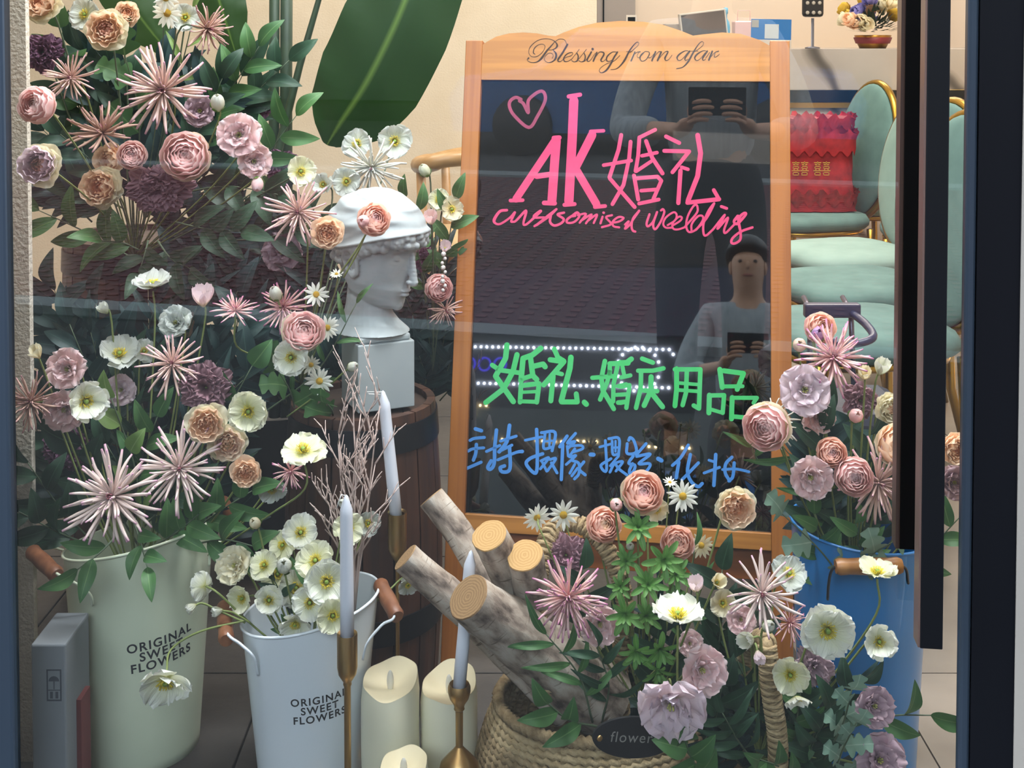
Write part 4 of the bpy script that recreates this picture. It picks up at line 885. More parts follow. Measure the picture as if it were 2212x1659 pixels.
Mm = Matrix.Rotation(.12, 4, 'Z') @ Matrix.Rotation(math.radians(-7), 4, 'Y'); sxm = size(52)
bevel(box('case', (-sxm, -.01, .035), (sxm, .02, .175), mat('monitor_rim', 'b4b2ad'), mo, M=Mm), .003); box('screen', (-sxm + .008, -.012, .042), (sxm - .008, -.009, .168), mat('screen_dark', '4c4d50', rough=.3), mo, M=Mm)
box('stand', (-.05, .0, 0), (.05, .08, .05), mat('monitor_rim', 'b4b2ad'), mo)
qs = empty('payment_sign', at(1665, DY + .1), 'blue payment sign with pale square on the desk edge', 'sign'); sq = size(43)
Mq = Matrix.Rotation(math.radians(1), 4, 'Y')
box('board', (-sq, 0, .04), (sq, .004, .04 + size(44)), mat('payment_blue', '2467a8', rough=.35), qs, M=Mq)
box('white_panel', (-size(14), -.0015, .045), (size(16), 0, .045 + size(31)), mat('pale_sticker', 'a9b3ba'), qs, M=Mq); box('white_panel', (-sq + .002, -.0015, .04 + size(26)), (-sq + size(16), 0, .04 + size(42)), mat('pale_sticker2', '8d8f8c'), qs, M=Mq)
box('foot', (-sq, -.005, 0), (sq, .03, .04), mat('clear_stand', 'b9b4ad', rough=.2), qs, M=Mq)
ph = empty('phone_stand', at(1755, DY + .08), 'slim silver stand holding a black dotted gadget', 'phone stand')
MB().lathe([(0, 0), (.035, 0), (.034, .005), (.007, .01), (.007, .14), (0, .14)], n=16).build('pole', mat('grey_chrome', '6d6e78', rough=.3, metal=.6), ph)
bevel(box('gadget', (-.05, -.015, .145), (.05, .015, .30), mat('gadget_black', '141012', rough=.35), ph), .02)
for i in range(3):
    for j in range(2): MB().sphere((-.028 + i * .028, -.016, .165 + j * .045), (.009, .003, .009), 8, 6).build('dot', mat('pale_dot', '9d9890'), ph)
cbk = empty('storage_basket', at(1455, DY + .2), 'small grey perforated basket beside the monitor', 'basket'); sb = size(20)
bevel(box('body', (-sb, 0, 0), (sb, .08, .07 + .045), mat('grey_basket', '8d857c', rough=.7), cbk), .006)
sbt = empty('spray_bottle', at(1567, DY + .25), 'blue plastic spray bottle behind the monitor', 'bottle')
MB().lathe([(0, 0), (.022, 0), (.022, .10), (.018, .125), (.008, .14), (.008, .16), (.012, .165), (.012, .19), (0, .195)], n=16).build('body', mat('blue_plastic', '5fa3c4', rough=.3), sbt)
gb = empty('gift_bag', at(1610, DY + .3), 'translucent pale pink gift bag behind the payment sign', 'bag')
bevel(box('bag', (-size(24), 0, 0), (size(24), .08, .13), mat('pale_pink_plastic', 'd3b3b0', rough=.3), gb), .006)
MB().tube([(-.03, .04, .13), (-.03, .04, .18), (.03, .04, .18), (.03, .04, .13)], .0025, 5).build('handle', mat('pale_pink_plastic'), gb)
struct(box('trim_1', (P(1290, 30, 7.45).x, 7.44, 0), (P(1372, 30, 7.45).x, 7.5, 2.6), mat('grey_door_panel', '8f8a88', rough=.5)))
box('panel_gap', (P(1302, 30, 7.44).x, 7.43, 0), (P(1305, 30, 7.44).x, 7.44, 2.6), M_black, bpy.data.objects['trim_1'])
pf = empty('small_picture_frame', at(1364, DY + .3), 'tiny black and white picture frame peeking over the top rail', 'picture frame'); box('frame', (-.025, 0, 0), (.025, .01, .158), mat('white_card', 'd0ccc6'), pf); box('picture', (-.018, -.002, .105), (.018, 0, .148), M_black, pf)
# bouquet in a gold and red bowl on the desk
fb = empty('desk_bouquet', at(1885, DY + .15), 'purple, yellow and cream bouquet in a red banded gold bowl', 'flower arrangement')
MB().lathe([(0, 0), (.06, 0), (.07, .02), (.085, .06), (.08, .062), (.06, .03), (0, .03)], n=24).build('bowl', mat('bowl_gold', 'a5762e', rough=.3, metal=.8), fb)
MB().lathe([(.0775, .022), (.088, .05), (.079, .052)], n=24).build('ribbon_band', mat('bowl_red', '7a1e26', rough=.5), fb)
r4 = random.Random(9)
b = MB()
for k in range(90):
    a = r4.uniform(0, 2 * PI); e = r4.uniform(.1, 1.3); d = Vector((math.cos(a) * math.cos(e), math.sin(a) * math.cos(e), math.sin(e))); c = Vector((0, 0, .07)) + d * r4.uniform(.05, .13)
    s_ = d.cross(Vector((0, 0, 1))).normalized() * .012; b.add([c - s_, c + s_, c + d * .05], [(0, 1, 2)])
tag(b.build('foliage', mat('bowl_green', '24331f'), fb), kind='stuff')
# ------------------------------------------------------------------ banquet chairs
M_vel = mat('teal_velvet', '587874', rough=.85, color2='4b6966', vscale=14); M_velp = mat('teal_velvet_pale', '7d9790', rough=.8, color2='738d86', vscale=10)
M_cg = mat('chair_gold', '9a7a30', rough=.28, metal=.9)
def chair(loc, rz, label, vm=M_vel):
    o = empty('banquet_chair', loc, label, 'chair', 'teal velvet banquet chairs', rz=rz)
    # seat: faces -X
    vs = []; n = 32; prof = [(.0, .43), (.21, .43), (.225, .445), (.228, .462), (.215, .482), (.17, .492), (.0, .497)]
    def se(a, r): 
        c, s = math.cos(a), math.sin(a); k = (abs(c) ** 4 + abs(s) ** 4) ** -.25; return r * k * c, r * k * s
    for r_, z in prof:
        for j in range(n):
            x, y = se(2 * PI * j / n, r_ * .95); vs.append((x, y, z))
    MB().add(vs, [(i * n + j, i * n + (j + 1) % n, (i + 1) * n + (j + 1) % n, (i + 1) * n + j) for i in range(len(prof) - 1) for j in range(n)]).build('seat', vm, o, weld=True)
    tl = Matrix.Translation((.22, 0, .46)) @ Matrix.Rotation(math.radians(9), 4, 'Y')
    b = MB(); b.sphere((0, 0, .27), (.034, .200, .272), 28, 20); b.build('backrest', vm, o, tl)
    q = [(.016, .205 * math.cos(a), .27 + .278 * math.sin(a)) for a in [2 * PI * i / 48 for i in range(48)]]
    MB().tube(q, .0145, 8, closed=True).build('back_frame', M_cg, o, tl)
    MB().tube([(.19 * math.cos(a) * (1 + .15 * abs(math.sin(2 * a))), .19 * math.sin(a) * (1 + .15 * abs(math.sin(2 * a))), .42) for a in [2 * PI * i / 32 for i in range(32)]], .011, 8, closed=True).build('seat_frame', M_cg, o)
    for sx, sy in ((-1, -1), (-1, 1), (1, -1), (1, 1)):
        MB().tube([(sx * .185, sy * .18, .43), (sx * .195, sy * .185, .2), (sx * .215 + (.03 if sx > 0 else 0), sy * .195, 0)], [.014, .013, .011], 8).build('leg', M_cg, o)
    return o
def cx_at(px, Y): return P(px, 400, Y).x
chair((cx_at(1740, 4.85), 4.85, 0), .26, 'teal velvet chair carrying the red double-happiness bag')
chair((cx_at(1838, 5.25) , 5.25, 0), .12, 'teal velvet chair standing behind the bag chair, at the desk')
chair((cx_at(1832, 4.0), 4.0, 0), .30, 'teal velvet chair just in front of the bag chair, pale oval back', M_velp)
chair((cx_at(1850, 3.5), 3.5, 0), .25, 'teal velvet chair in the middle of the near row')
chair((cx_at(1850, 2.98), 2.98, 0), .2, 'nearest teal velvet chair, under the suitcase handle')
chair((cx_at(2030, 4.6), 4.6, 0), -.35, 'teal velvet chair seen edge on past the door pulls')
# red gift bag on the chair
bx_ = Vector((cx_at(1762, 4.72), 4.80, .497)); rb_ = empty('wedding_gift_bag', bx_, 'red crinkled bag with two gold double happiness signs, on a chair', 'bag')
M_red = mat('red_organza', 'b01e26', rough=.6, color2='7d1420', vscale=25)
vs = []; nn, kk = 40, 12
for k in range(kk + 1):
    t = k / kk; wx = .165 * (1 - .10 * t); wy = .07
    for j in range(nn):
        a = 2 * PI * j / nn; c, s = math.cos(a), math.sin(a); q_ = (abs(c) ** 5 + abs(s) ** 5) ** -.2
        fl = 1 + .03 * math.sin(a * 9 + t * 8) + (.06 * math.sin(a * 17 + t * 30) if t > .75 or t < .15 else 0)
        vs.append((wx * c * q_ * fl, wy * s * q_ * fl, .36 * t * (1 + (.05 * math.sin(a * 7) if k == kk else 0))))
MB().add(vs, [(i * nn + j, i * nn + (j + 1) % nn, (i + 1) * nn + (j + 1) % nn, (i + 1) * nn + j) for i in range(kk) for j in range(nn)] + [tuple(range(kk * nn, kk * nn + nn))]).build('bag_body', M_red, rb_)
def frill(z, h, w_):
    b = MB(); vs = []; K = 120
    for i in range(K + 1):
        a = 2 * PI * i / K; c, s = math.cos(a), math.sin(a); q_ = (abs(c) ** 5 + abs(s) ** 5) ** -.2
        for j in range(4):
            o_ = 1 + (.04 + .05 * math.sin(a * 31 + j * 2) + .03 * math.sin(a * 57)) * (j / 3); vs.append((w_ * c * q_ * o_, .075 * s * q_ * o_ * 1.05, z + h * j / 3 + .012 * math.sin(a * 23 + j)))
    return b.add(vs, [(i * 4 + j, i * 4 + j + 1, (i + 1) * 4 + j + 1, (i + 1) * 4 + j) for i in range(K) for j in range(3)])
frill(.335, .045, .158).build('top_frill', M_red, rb_); frill(.03, .05, .170).build('lower_frill', mat('dark_red_frill', '8e1519', rough=.6, color2='5c1210', vscale=40), rb_); frill(.23, .09, .164).build('top_frill', M_red, rb_)
def double_happy(cx, cz, s):
    b = MB()
    for sx in (-.5, .5):
        c = cx + sx * s * .95
        for (x0, z0, x1, z1) in ((-.4, .92, .4, .82), (-.05, 1.0, .05, .62), (-.3, .72, .3, .62), (-.33, .52, -.25, .22), (.25, .52, .33, .22), (-.33, .52, .33, .44), (-.33, .28, .33, .2), (-.25, .16, -.13, 0), (.13, .16, .25, 0), (-.45, .04, .45, -.05), (-.33, -.15, -.25, -.5), (.25, -.15, .33, -.5), (-.33, -.15, .33, -.23), (-.33, -.44, .33, -.52)):
            b.box((c + x0 * s, 0, cz + min(z0, z1) * s), (c + x1 * s, .001, cz + max(z0, z1) * s))
    return b
for px_ in (1728, 1775):
    double_happy(cx_at(px_, 4.72) - bx_.x, .165, .036).build('double_happiness_sign', mat('gold_print', 'b98d3c', rough=.4), rb_, Matrix.Translation((0, -.082, 0)), smooth=False)
# trolley handle on the nearest chair
th_ = P(1800, 700, 2.50); tr2 = empty('suitcase', (th_.x, 2.46, 0), 'navy suitcase whose telescopic pull handle rises beside the blackboard', 'suitcase'); tb = Vector((th_.x, 2.46, 0))
M_nv = mat('navy_plastic', '232a48', rough=.35); M_rod = mat('handle_rod', '5b5a6b', rough=.25, metal=.7)
bevel(box('case_body', (-.17, .0, .03), (.17, .22, .42), mat('navy_case', '1b2034', rough=.5), tr2), .03)
for s in (-1, 1): MB().tube([P(1795 + s * 50, 860, 2.58) - tb, P(1795 + s * 43, 672, 2.58) - tb, P(1778 + s * 42, 642, 2.64) - tb], .006, 8).build('rod', M_rod, tr2)
bevel(box('clamp', (-.058, -.012, -.015), (.062, .012, .015), M_nv, tr2, M=Matrix.Translation(P(1795, 670, 2.57) - tb)), .004)
MB().tube(smooth_path([P(1762, 682, 2.55) - tb, P(1775, 705, 2.50) - tb, P(1800, 737, 2.44) - tb, P(1850, 742, 2.43) - tb, P(1886, 728, 2.44) - tb, P(1870, 700, 2.50) - tb, P(1838, 675, 2.57) - tb], 6), .0085, 10).build('grip', M_nv, tr2)
for s in ((-.14, .05), (.14, .05), (-.14, .19), (.14, .19)): MB().lathe([(0, -.01), (.03, -.01), (.03, .01), (0, .01)], n=14, M=Matrix.Rotation(PI / 2, 4, 'Y'), c=(s[0], s[1], .03)).build('wheel', MATS['dark_wire'], tr2)
# purple tulle hanging by the right wall
pu = empty('purple_tulle_bunch', P(2062, 225, 6.4), 'bunch of purple tulle hanging by the right wall', 'tulle'); r5 = random.Random(4)
for k in range(12):
    c = Vector((r5.uniform(-.06, .07), r5.uniform(-.06, .06), r5.uniform(-.22, .2))); R_ = r5.uniform(.05, .08)
    b = MB(); b.sphere(c, R_, 16, 12); b.v = [tuple(Vector(v) + (Vector(v) - c).normalized() * .018 * math.sin(v[0] * 90 + v[2] * 70 + k)) for v in b.v]
    b.build('tulle_fold', mat('purple_tulle', '7c3f78', rough=.8, color2='5e2a5c', vscale=20), pu)
# ------------------------------------------------------------------ blossom materials
PM = {}
def pm(key, stops, **k): PM[key] = petal_mat('petal_' + key, stops, **k)
pm('pink', [(0, 'f6e0d4'), (.5, 'f4d2cc'), (.88, 'f5cac8'), (1, 'fae6e2')], transl=.42)
pm('deep_pink', [(0, 'f4d0c4'), (.6, 'f4c8c4'), (1, 'f8dcd8')], transl=.42)
pm('coral', [(0, 'f8d8c2'), (.6, 'f7c8b4'), (1, 'f8d6c8')], transl=.42)
pm('peach', [(0, 'f5c296'), (.55, 'f7cfaa'), (1, 'f9e2ca')], transl=.42)
pm('peach_core', [(0, 'f2ae84'), (.6, 'f5bf9a'), (1, 'f8d4b6')], transl=.42)
pm('cream', [(0, 'efd9a8'), (.5, 'eee3c0'), (1, 'e9e6d0')], veins=.3, transl=.42)
pm('cream_pink', [(0, 'ecd8a4'), (.5, 'edc9b4'), (1, 'efe0cc')], transl=.42)
pm('pale_pink', [(0, 'ecdcb4'), (.35, 'f2dcd6'), (.75, 'f2d0d0'), (1, 'f6e2e4')], veins=.4, transl=.42)
pm('blush', [(0, 'eee4c4'), (.4, 'f2e0e0'), (1, 'f0dee8')], veins=.4, transl=.42)
pm('mauve', [(0, '6f4a52'), (.5, '967078'), (1, 'a88690')], veins=.3)
pm('dark_mauve', [(0, '4c2c3c'), (.5, '6d4658'), (1, '84607a')], veins=.3)
pm('dusty_mauve', [(0, '8a6a74'), (.5, 'b095a0'), (1, 'c2a8b0')], veins=.3)
pm('white', [(0, 'dfe08c'), (.25, 'eceed0'), (1, 'eef0e8')], veins=.9)
pm('yellow_white', [(0, 'dcdc70'), (.35, 'ececc0'), (1, 'f0f0da')], veins=.9)
pm('grey_white', [(0, 'c9cfa4'), (.3, 'cfd4c4'), (1, 'd3d8d4')], veins=.9)
pm('daisy', [(0, 'dcdcb0'), (.3, 'e8e9dc'), (1, 'efefe6')], veins=.2)
pm('spider', [(0, 'a05a66'), (.15, 'dcb8ac'), (.7, 'e8cabe'), (.92, 'e2bcbc'), (1, 'c08aa0')], transl=.1)
pm('spider_brown', [(0, '8a4a4c'), (.2, 'c49c8c'), (.8, 'd2b0a0'), (1, 'b88890')], transl=.1)
pm('spider_pink', [(0, 'b8506a'), (.22, 'e4a8a8'), (.7, 'f0ccc4'), (.9, 'e2a8ba'), (1, 'be6c9c')], transl=.1)
pm('spider_pale', [(0, 'a9707a'), (.2, 'e6cfc6'), (.85, 'eedad2'), (1, 'cf9cb4')], transl=.1)
pm('spider_white', [(0, 'cfd0a0'), (.3, 'd6d4c8'), (1, 'd9d6cc')], transl=.1)
pm('spider_core', [(0, '6a2638'), (.6, '8e3e52'), (1, 'c08088')], transl=0)
pm('purple', [(0, '8ea05a'), (.3, 'a07aae'), (1, 'b49ac2')])
pm('calyx', [(0, '4f7a3a'), (1, '6c8c46')])
M_stamen = mat('stamen_yellow', 'd9c020', rough=.7, color2='e6d23c', vscale=200)
M_pod = mat('seed_pod', '7f9a3a', rough=.6)
M_disc = mat('daisy_disc', 'c8981e', rough=.8, color2='dcb43a', vscale=400, bump=.6, bscale=500)
M_stem = mat('flower_stem', '7d8a4e', rough=.6, color2='6c7a42', vscale=60)
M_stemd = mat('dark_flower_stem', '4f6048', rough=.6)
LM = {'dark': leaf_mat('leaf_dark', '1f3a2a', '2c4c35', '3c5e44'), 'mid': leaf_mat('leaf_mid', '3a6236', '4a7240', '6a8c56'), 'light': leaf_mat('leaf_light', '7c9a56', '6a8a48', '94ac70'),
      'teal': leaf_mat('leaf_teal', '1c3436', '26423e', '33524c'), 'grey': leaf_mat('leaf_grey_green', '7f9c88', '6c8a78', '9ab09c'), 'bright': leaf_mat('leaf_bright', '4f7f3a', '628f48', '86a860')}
# ------------------------------------------------------------------ petal shapes (unit blossoms, axis +Z, petal grows along +X)
def openp(key, L, W, e0, e1, ruf=.0, rk=5, cup=0., crk=0, seed=0, nu=8, nv=8, tipp=.5, base=.25, serr=0.0, r0=.03):
    r = random.Random(seed); ph = r.uniform(0, 6); ph2 = r.uniform(0, 6)
    xs = [r0]; zs = [0]
    for i in range(nv):
        e = e0 + (e1 - e0) * (i + .5) / nv; xs.append(xs[-1] + L / nv * math.cos(e)); zs.append(zs[-1] + L / nv * math.sin(e))
    def f(u, v):
        tip = 1 - (1 - tipp) * 0; vv = v * (1 - .30 * tipp * u * u * v) + serr * math.sin(u * 13 + ph) * (v > .95)
        k = max(0, min(nv - 1e-6, vv * nv)); i = int(k); t = k - i
        x = xs[i] + (xs[i + 1] - xs[i]) * t; z = zs[i] + (zs[i + 1] - zs[i]) * t
        wd = W * (base + (1 - base) * math.sin(min(1, v * 1.35) * PI / 2)) * math.sqrt(max(0, 1 - max(0, (v - .55) / .45) ** 2 * .72))
        zz = z + cup * u * u * wd + ruf * math.sin(u * rk + ph) * v * v + ruf * .5 * math.sin(u * rk * 2.3 + ph2 + v * 3) * v ** 3
        if crk: zz += crk * math.sin(u * 17 + ph2 + v * 2) * v
        return Vector((x, u * wd, zz))
    return grid((key, L, W, e0, e1, ruf, rk, cup, crk, seed, nu, nv, tipp, serr), nu, nv, f)
def shellp(key, r, span, th0, th1, curl=.0, seed=0, nu=8, nv=7, ruf=.0):
    rr = random.Random(seed); ph = rr.uniform(0, 6)
    def f(u, v):
        tip = th1 + .22 * u * u + ruf * math.sin(u * 7 + ph)
        th = th0 + (tip - th0) * v; R_ = r * (1 + curl * max(0, v - .7) / .3) * (1 + .02 * math.sin(u * 5 + ph))
        a = u * span * (.35 + .65 * math.sin(min(1, v * 1.5) * PI / 2)) * (1 - .12 * v)
        return Vector((R_ * math.sin(th) * math.cos(a), R_ * math.sin(th) * math.sin(a), R_ * math.cos(th)))
    return grid((key, r, span, th0, th1, curl, seed, ruf), nu, nv, f)
def tubep(key, e0, e1, lat, seed, w=.038):
    def f(u, v):
        # closed-ish channel: u goes around
        pass
    k = (key, e0, e1, lat, seed, w)
    if k in GR: return GR[k]
    n = 8; pts = [Vector((.02, 0, 0))]; a = 0
    for i in range(n):
        t = (i + .5) / n; e = e0 + (e1 - e0) * t ** 1.6; a = lat * t * t
        pts.append(pts[-1] + Vector((math.cos(e) * math.cos(a), math.cos(e) * math.sin(a), math.sin(e))) / n)
    rad = [w * (.55 + .45 * min(1, i / 3)) * (1.0 if i < n - 1 else .8) for i in range(n + 1)]; rad[-1] = w * .6
    b = MB().tube(pts, rad, 5); me = bpy.data.meshes.new(key); me.from_pydata(b.v, [], b.f); uvl = me.uv_layers.new(name='UVMap')
    for l in me.loops: uvl.data[l.index].uv = ((l.vertex_index % 5) / 5, (l.vertex_index // 5) / n)
    me.polygons.foreach_set('use_smooth', [True] * len(me.polygons)); me.update(); GR[k] = me; return me
RZ = lambda a: Matrix.Rotation(a, 4, 'Z')
RY = lambda a: Matrix.Rotation(a, 4, 'Y')
SC = lambda s: Matrix.Scale(s, 4)
TR = lambda x, y, z: Matrix.Translation((x, y, z))
CORE = {}
def core(key, fn, m):
    if key not in CORE: CORE[key] = fn().mesh(key); CORE[key].materials.append(m)
    return CORE[key]
def k_ranunculus(r, col, open_=0):
    """dense round ball of wrapped petals; returns (name, mesh, matrix)"""
    out = []; m = PM[col[0]]; mo_ = PM[col[1]] if len(col) > 1 else m; mc = PM[col[2]] if len(col) > 2 else m
    layers = [(.10, 2, .1, 1.7), (.20, 3, .30, 1.5), (.32, 4, .50, 1.0), (.44, 4, .58, .95), (.56, 5, .68, .85), (.68, 5, .80, .8), (.80, 5, .95, .75), (.91, 5, 1.12, .75)]
    for li, (rr_, n, th1, sp) in enumerate(layers):
        a0 = r.uniform(0, 6)
        for i in range(n):
            me = shellp('petal', rr_, sp, 2.6, th1, .12, seed=li * 10 + i % 3, ruf=.05)
            out.append(('petal', with_mat(me, mc if li < 3 else m), TR(0, 0, .25 * (1 - rr_)) @ RY(r.uniform(-.05, .05)) @ RZ(a0 + i * 2 * PI / n + r.uniform(-.1, .1))))
    for i in range(5):
        me = openp('petal', .95, .55, -.1, 1.0, .05, 4, .25, seed=i % 3, r0=.12)
        out.append(('petal', with_mat(me, mo_), TR(0, 0, -.62) @ RZ(i * 2 * PI / 5 + r.uniform(-.2, .2)) @ SC(1.12)))
    return out
def k_rose(r, col):
    """open garden rose: folded core, wide scalloped outer petals"""
    out = []; mo_, m, mc = PM[col[0]], PM[col[1]], PM[col[-1]]
    for li, (rr_, n, th1) in enumerate([(.10, 3, .2), (.19, 3, .42), (.29, 4, .58), (.39, 5, .72), (.50, 5, .86), (.60, 5, .98)]):
        a0 = r.uniform(0, 6)
        for i in range(n):
            out.append(('petal', with_mat(shellp('petal', rr_, .8, 2.5, th1, .12 + .07 * li, seed=li * 7 + i % 3, ruf=.13), mc if li < 3 else m), TR(r.uniform(-.02, .02), r.uniform(-.02, .02), .16) @ RY(r.uniform(-.08, .08)) @ RZ(a0 + i * 2 * PI / n)))
    for li, (L, W, e0, e1, n, z) in enumerate([(.74, .50, .1, 1.1, 5, -.06), (.88, .60, -.05, .75, 6, -.13), (1.0, .62, -.2, .3, 6, -.2)]):
        a0 = r.uniform(0, 6)
        for i in range(n):
            out.append(('petal', with_mat(openp('petal', L, W, e0, e1, .07, 5, .3, seed=li * 5 + i % 3), m if li == 0 else mo_), TR(0, 0, z) @ RZ(a0 + i * 2 * PI / n + r.uniform(-.2, .2)) @ RY(r.uniform(-.22, .12)) @ SC(r.uniform(.9, 1.06))))
    return out
def k_lisianthus(r, col):
    out = []; m = PM[col[0]]
    for li, (L, W, e0, e1, n) in enumerate([(.55, .42, 1.4, 1.0, 4), (.80, .60, 1.25, .6, 5), (1.05, .74, 1.0, .0, 6)]):
        a0 = r.uniform(0, 6)
        for i in range(n):
            out.append(('petal', with_mat(openp('petal', L * 1.08, W, e0, e1, .13, 8, .18, seed=li * 5 + i % 3, serr=.02, nu=12), m), TR(0, 0, -.3) @ RZ(a0 + i * 2 * PI / n + r.uniform(-.15, .15)) @ RY(r.uniform(-.12, .12))))
    def c():
        b = MB()
        for k in range(10): b.tube([(0, 0, -.25), (.05 * math.cos(k), .05 * math.sin(k), -.0), (.11 * math.cos(k), .11 * math.sin(k), .14)], [.02, .015, .022], 4)
        return b
    out.append(('stamens', core('lisi_core', c, mat('green_stamen', 'a9a85a')), Matrix.Identity(4)))
    return out
def k_carnation(r, col, n=34):
    out = []; m = PM[col[0]]
    for i in range(n):
        t = i / n; ph_ = i * 2.399; e0 = 1.45 - 1.35 * t; L = .62 + .42 * t
        me = openp('petal', L, .30 + .10 * t, round(e0, 1), round(e0 - .55, 1), .12, 9, .1, seed=i % 4, serr=.035, nu=12, nv=6, base=.12)
        out.append(('petal', with_mat(me, m), TR(0, 0, -.42) @ RZ(ph_ + r.uniform(-.3, .3)) @ RY(r.uniform(-.1, .1))))
    return out
def stamen_mesh():
    b = MB(); r = random.Random(2)
    for i in range(70):
        a = i * 2.399; e = r.uniform(.55, 1.25); L = r.uniform(.24, .34); d = Vector((math.cos(a) * math.cos(e), math.sin(a) * math.cos(e), math.sin(e)))
        p = Vector((math.cos(a), math.sin(a), 0)) * .08; b.tube([p, p + d * L * .6, p + d * L], [.010, .008, .016], 3)
    return b
def k_poppy(r, col, cup=.0, n=4):
    out = []; m = PM[col[0]]
    for li in range(2):
        nn = n - 1 if li else n - 1; a0 = r.uniform(0, 6) if not li else a0 + PI / nn
        for i in range(nn):
            sd = r.randrange(5)
            me = openp('petal', .98 - .1 * li, .66 - .08 * li, .25 + cup, .38 + cup * .9 + .15 * li, .075, 6, .14, crk=.022, seed=sd, serr=.025, nu=18, nv=8, base=.3)
            out.append(('petal', with_mat(me, m), TR(0, 0, -.05 + .015 * li) @ RZ(a0 + i * 2 * PI / nn + r.uniform(-.15, .15)) @ RY(r.uniform(-.15, .15))))
    out.append(('stamens', core('stamens', stamen_mesh, M_stamen), Matrix.Identity(4)))
    out.append(('seed_pod', core('seed_pod', lambda: MB().sphere((0, 0, .10), (.085, .085, .10), 12, 8).lathe([(0, .19), (.09, .195), (.08, .215), (0, .22)], n=12), M_pod), Matrix.Identity(4)))
    return out
def k_daisy(r, col, n=15):
    out = []; m = PM[col[0]]
    for i in range(n):
        me = openp('petal', .95, .14, .15, -.05, .0, 1, -.3, seed=i % 3, nu=4, nv=5, base=.5, r0=.14)
        out.append(('petal', with_mat(me, m), RZ(i * 2 * PI / n + r.uniform(-.08, .08)) @ RY(r.uniform(-.25, .2)) @ SC(r.uniform(.88, 1.05))))
    out.append(('disc', core('disc', lambda: MB().sphere((0, 0, .03), (.26, .26, .14), 14, 8), M_disc), Matrix.Identity(4)))
    return out
def k_spider(r, col, n=54, flat=0):
    out = []; m = PM[col[0]]
    n = int(n * 1.25)
    for i in range(n):
        t = i / (n - 1); e = 1.25 - 1.45 * t + r.uniform(-.15, .15); L = (.50 + .55 * min(1, t * 1.5)) * r.uniform(.82, 1.12)
        sd = i % 6; me = tubep('petal', 0, (-.35, .35, .15, -.2, .5, 0)[sd], (.25, -.2, .1, -.35, .0, .3)[sd], sd)
        out.append(('petal', with_mat(me, m), RZ(i * 2.399 + r.uniform(-.2, .2)) @ RY(-e) @ SC(L)))
    for i in range(9):
        me = tubep('petal', 0, .5, .1, 7, .05); out.append(('petal', with_mat(me, PM['spider_core']), RZ(i * .7) @ RY(-1.15 - .25 * r.random()) @ SC(.3)))
    return out
def k_bud(r, col, n=5, green=True):
    out = []
    for i in range(n): out.append(('petal', with_mat(shellp('petal', .8, .85, 2.9, .25 + .12 * (i % 2), -.05, seed=i % 3), PM[col[0]]), RZ(i * 2 * PI / n) @ Matrix.Diagonal((.78, .78, 1.15, 1))))
    for i in range(3): out.append(('petal', with_mat(shellp('petal', .66, 1.1, 2.9, .2, 0, seed=i), PM[col[0]]), RZ(i * 2.1 + .4) @ Matrix.Diagonal((.78, .78, 1.2, 1))))
    for i in range(4): out.append(('sepal', with_mat(shellp('sepal', .86, .5, 3.0, 1.75, .1, seed=i % 2), PM['calyx']), RZ(i * PI / 2) @ Matrix.Diagonal((.8, .8, 1.1, 1))))
    return out
def k_tulip(r, col, n=6):
    out = []
    for i in range(n):
        me = openp('petal', 1.35, .42, 1.05 - .1 * (i % 2), 1.5, .05, 5, .35, seed=i % 3, nu=8, crk=.015, serr=.03, base=.2)
        out.append(('petal', with_mat(me, PM[col[0]]), TR(0, 0, -.75) @ RZ(i * 2 * PI / n + r.uniform(-.1, .1)) @ RY(r.uniform(-.05, .12))))
    out.append(('stamens', core('stamens', stamen_mesh, M_stamen), TR(0, 0, -.5) @ SC(.8)))
    return out
KINDS = dict(ranunculus=k_ranunculus, rose=k_rose, lisianthus=k_lisianthus, carnation=k_carnation, poppy=k_poppy, daisy=k_daisy, spider=k_spider, bud=k_bud, tulip=k_tulip)
NAMES = dict(ranunculus='ranunculus', rose='garden_rose', lisianthus='lisianthus', carnation='carnation', poppy='poppy', daisy='daisy', spider='spider_chrysanthemum', bud='flower_bud', tulip='tulip')
COLW = {'pink': 'pink'}
def flower(kind, x, y, rp, Y, dx, dz, col, label, base, sx=1.0, group=None, stem=True, seed=None, dy=-1, **k):
    r = random.Random(seed if seed is not None else int(x * 31 + y * 17)); c = P(x, y, Y); R_ = rp * Y / FPX
    B = P(*base) if not isinstance(base, Vector) else base
    o = empty(NAMES[kind], B, label, 'flower', group)
    ax = Vector((dx, dy, dz)).normalized()
    if dz >= 1: ax.rotate(Matrix.Rotation(-math.atan2(y - 73, FPX) * .9, 3, 'X'))   # side-on blossoms stay side-on to eye level
    BMx = TR(*(c - B)) @ frame_z(ax, r.uniform(0, 6)) @ SC(R_)
    if sx != 1: BMx = TR(*(c - B)) @ Matrix.Diagonal((sx, 1, 1 / sx, 1)) @ frame_z(ax, 0) @ SC(R_)
    for nm, me, M in KINDS[kind](r, col.split(), **k): link(nm, me, None, o, BMx @ M)
    if stem:
        p0 = c - B - ax * R_ * .25; p1 = p0 - ax * R_ * 1.3 + Vector((0, .0, -R_ * .4)); L_ = p0.length
        e = Vector((0, 0, 0)); p2 = p1.lerp(e, .5) + Vector(((p1.x) * .12, 0, .04 * L_))
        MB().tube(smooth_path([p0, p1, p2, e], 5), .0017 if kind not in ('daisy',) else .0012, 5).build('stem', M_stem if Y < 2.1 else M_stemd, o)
    return o
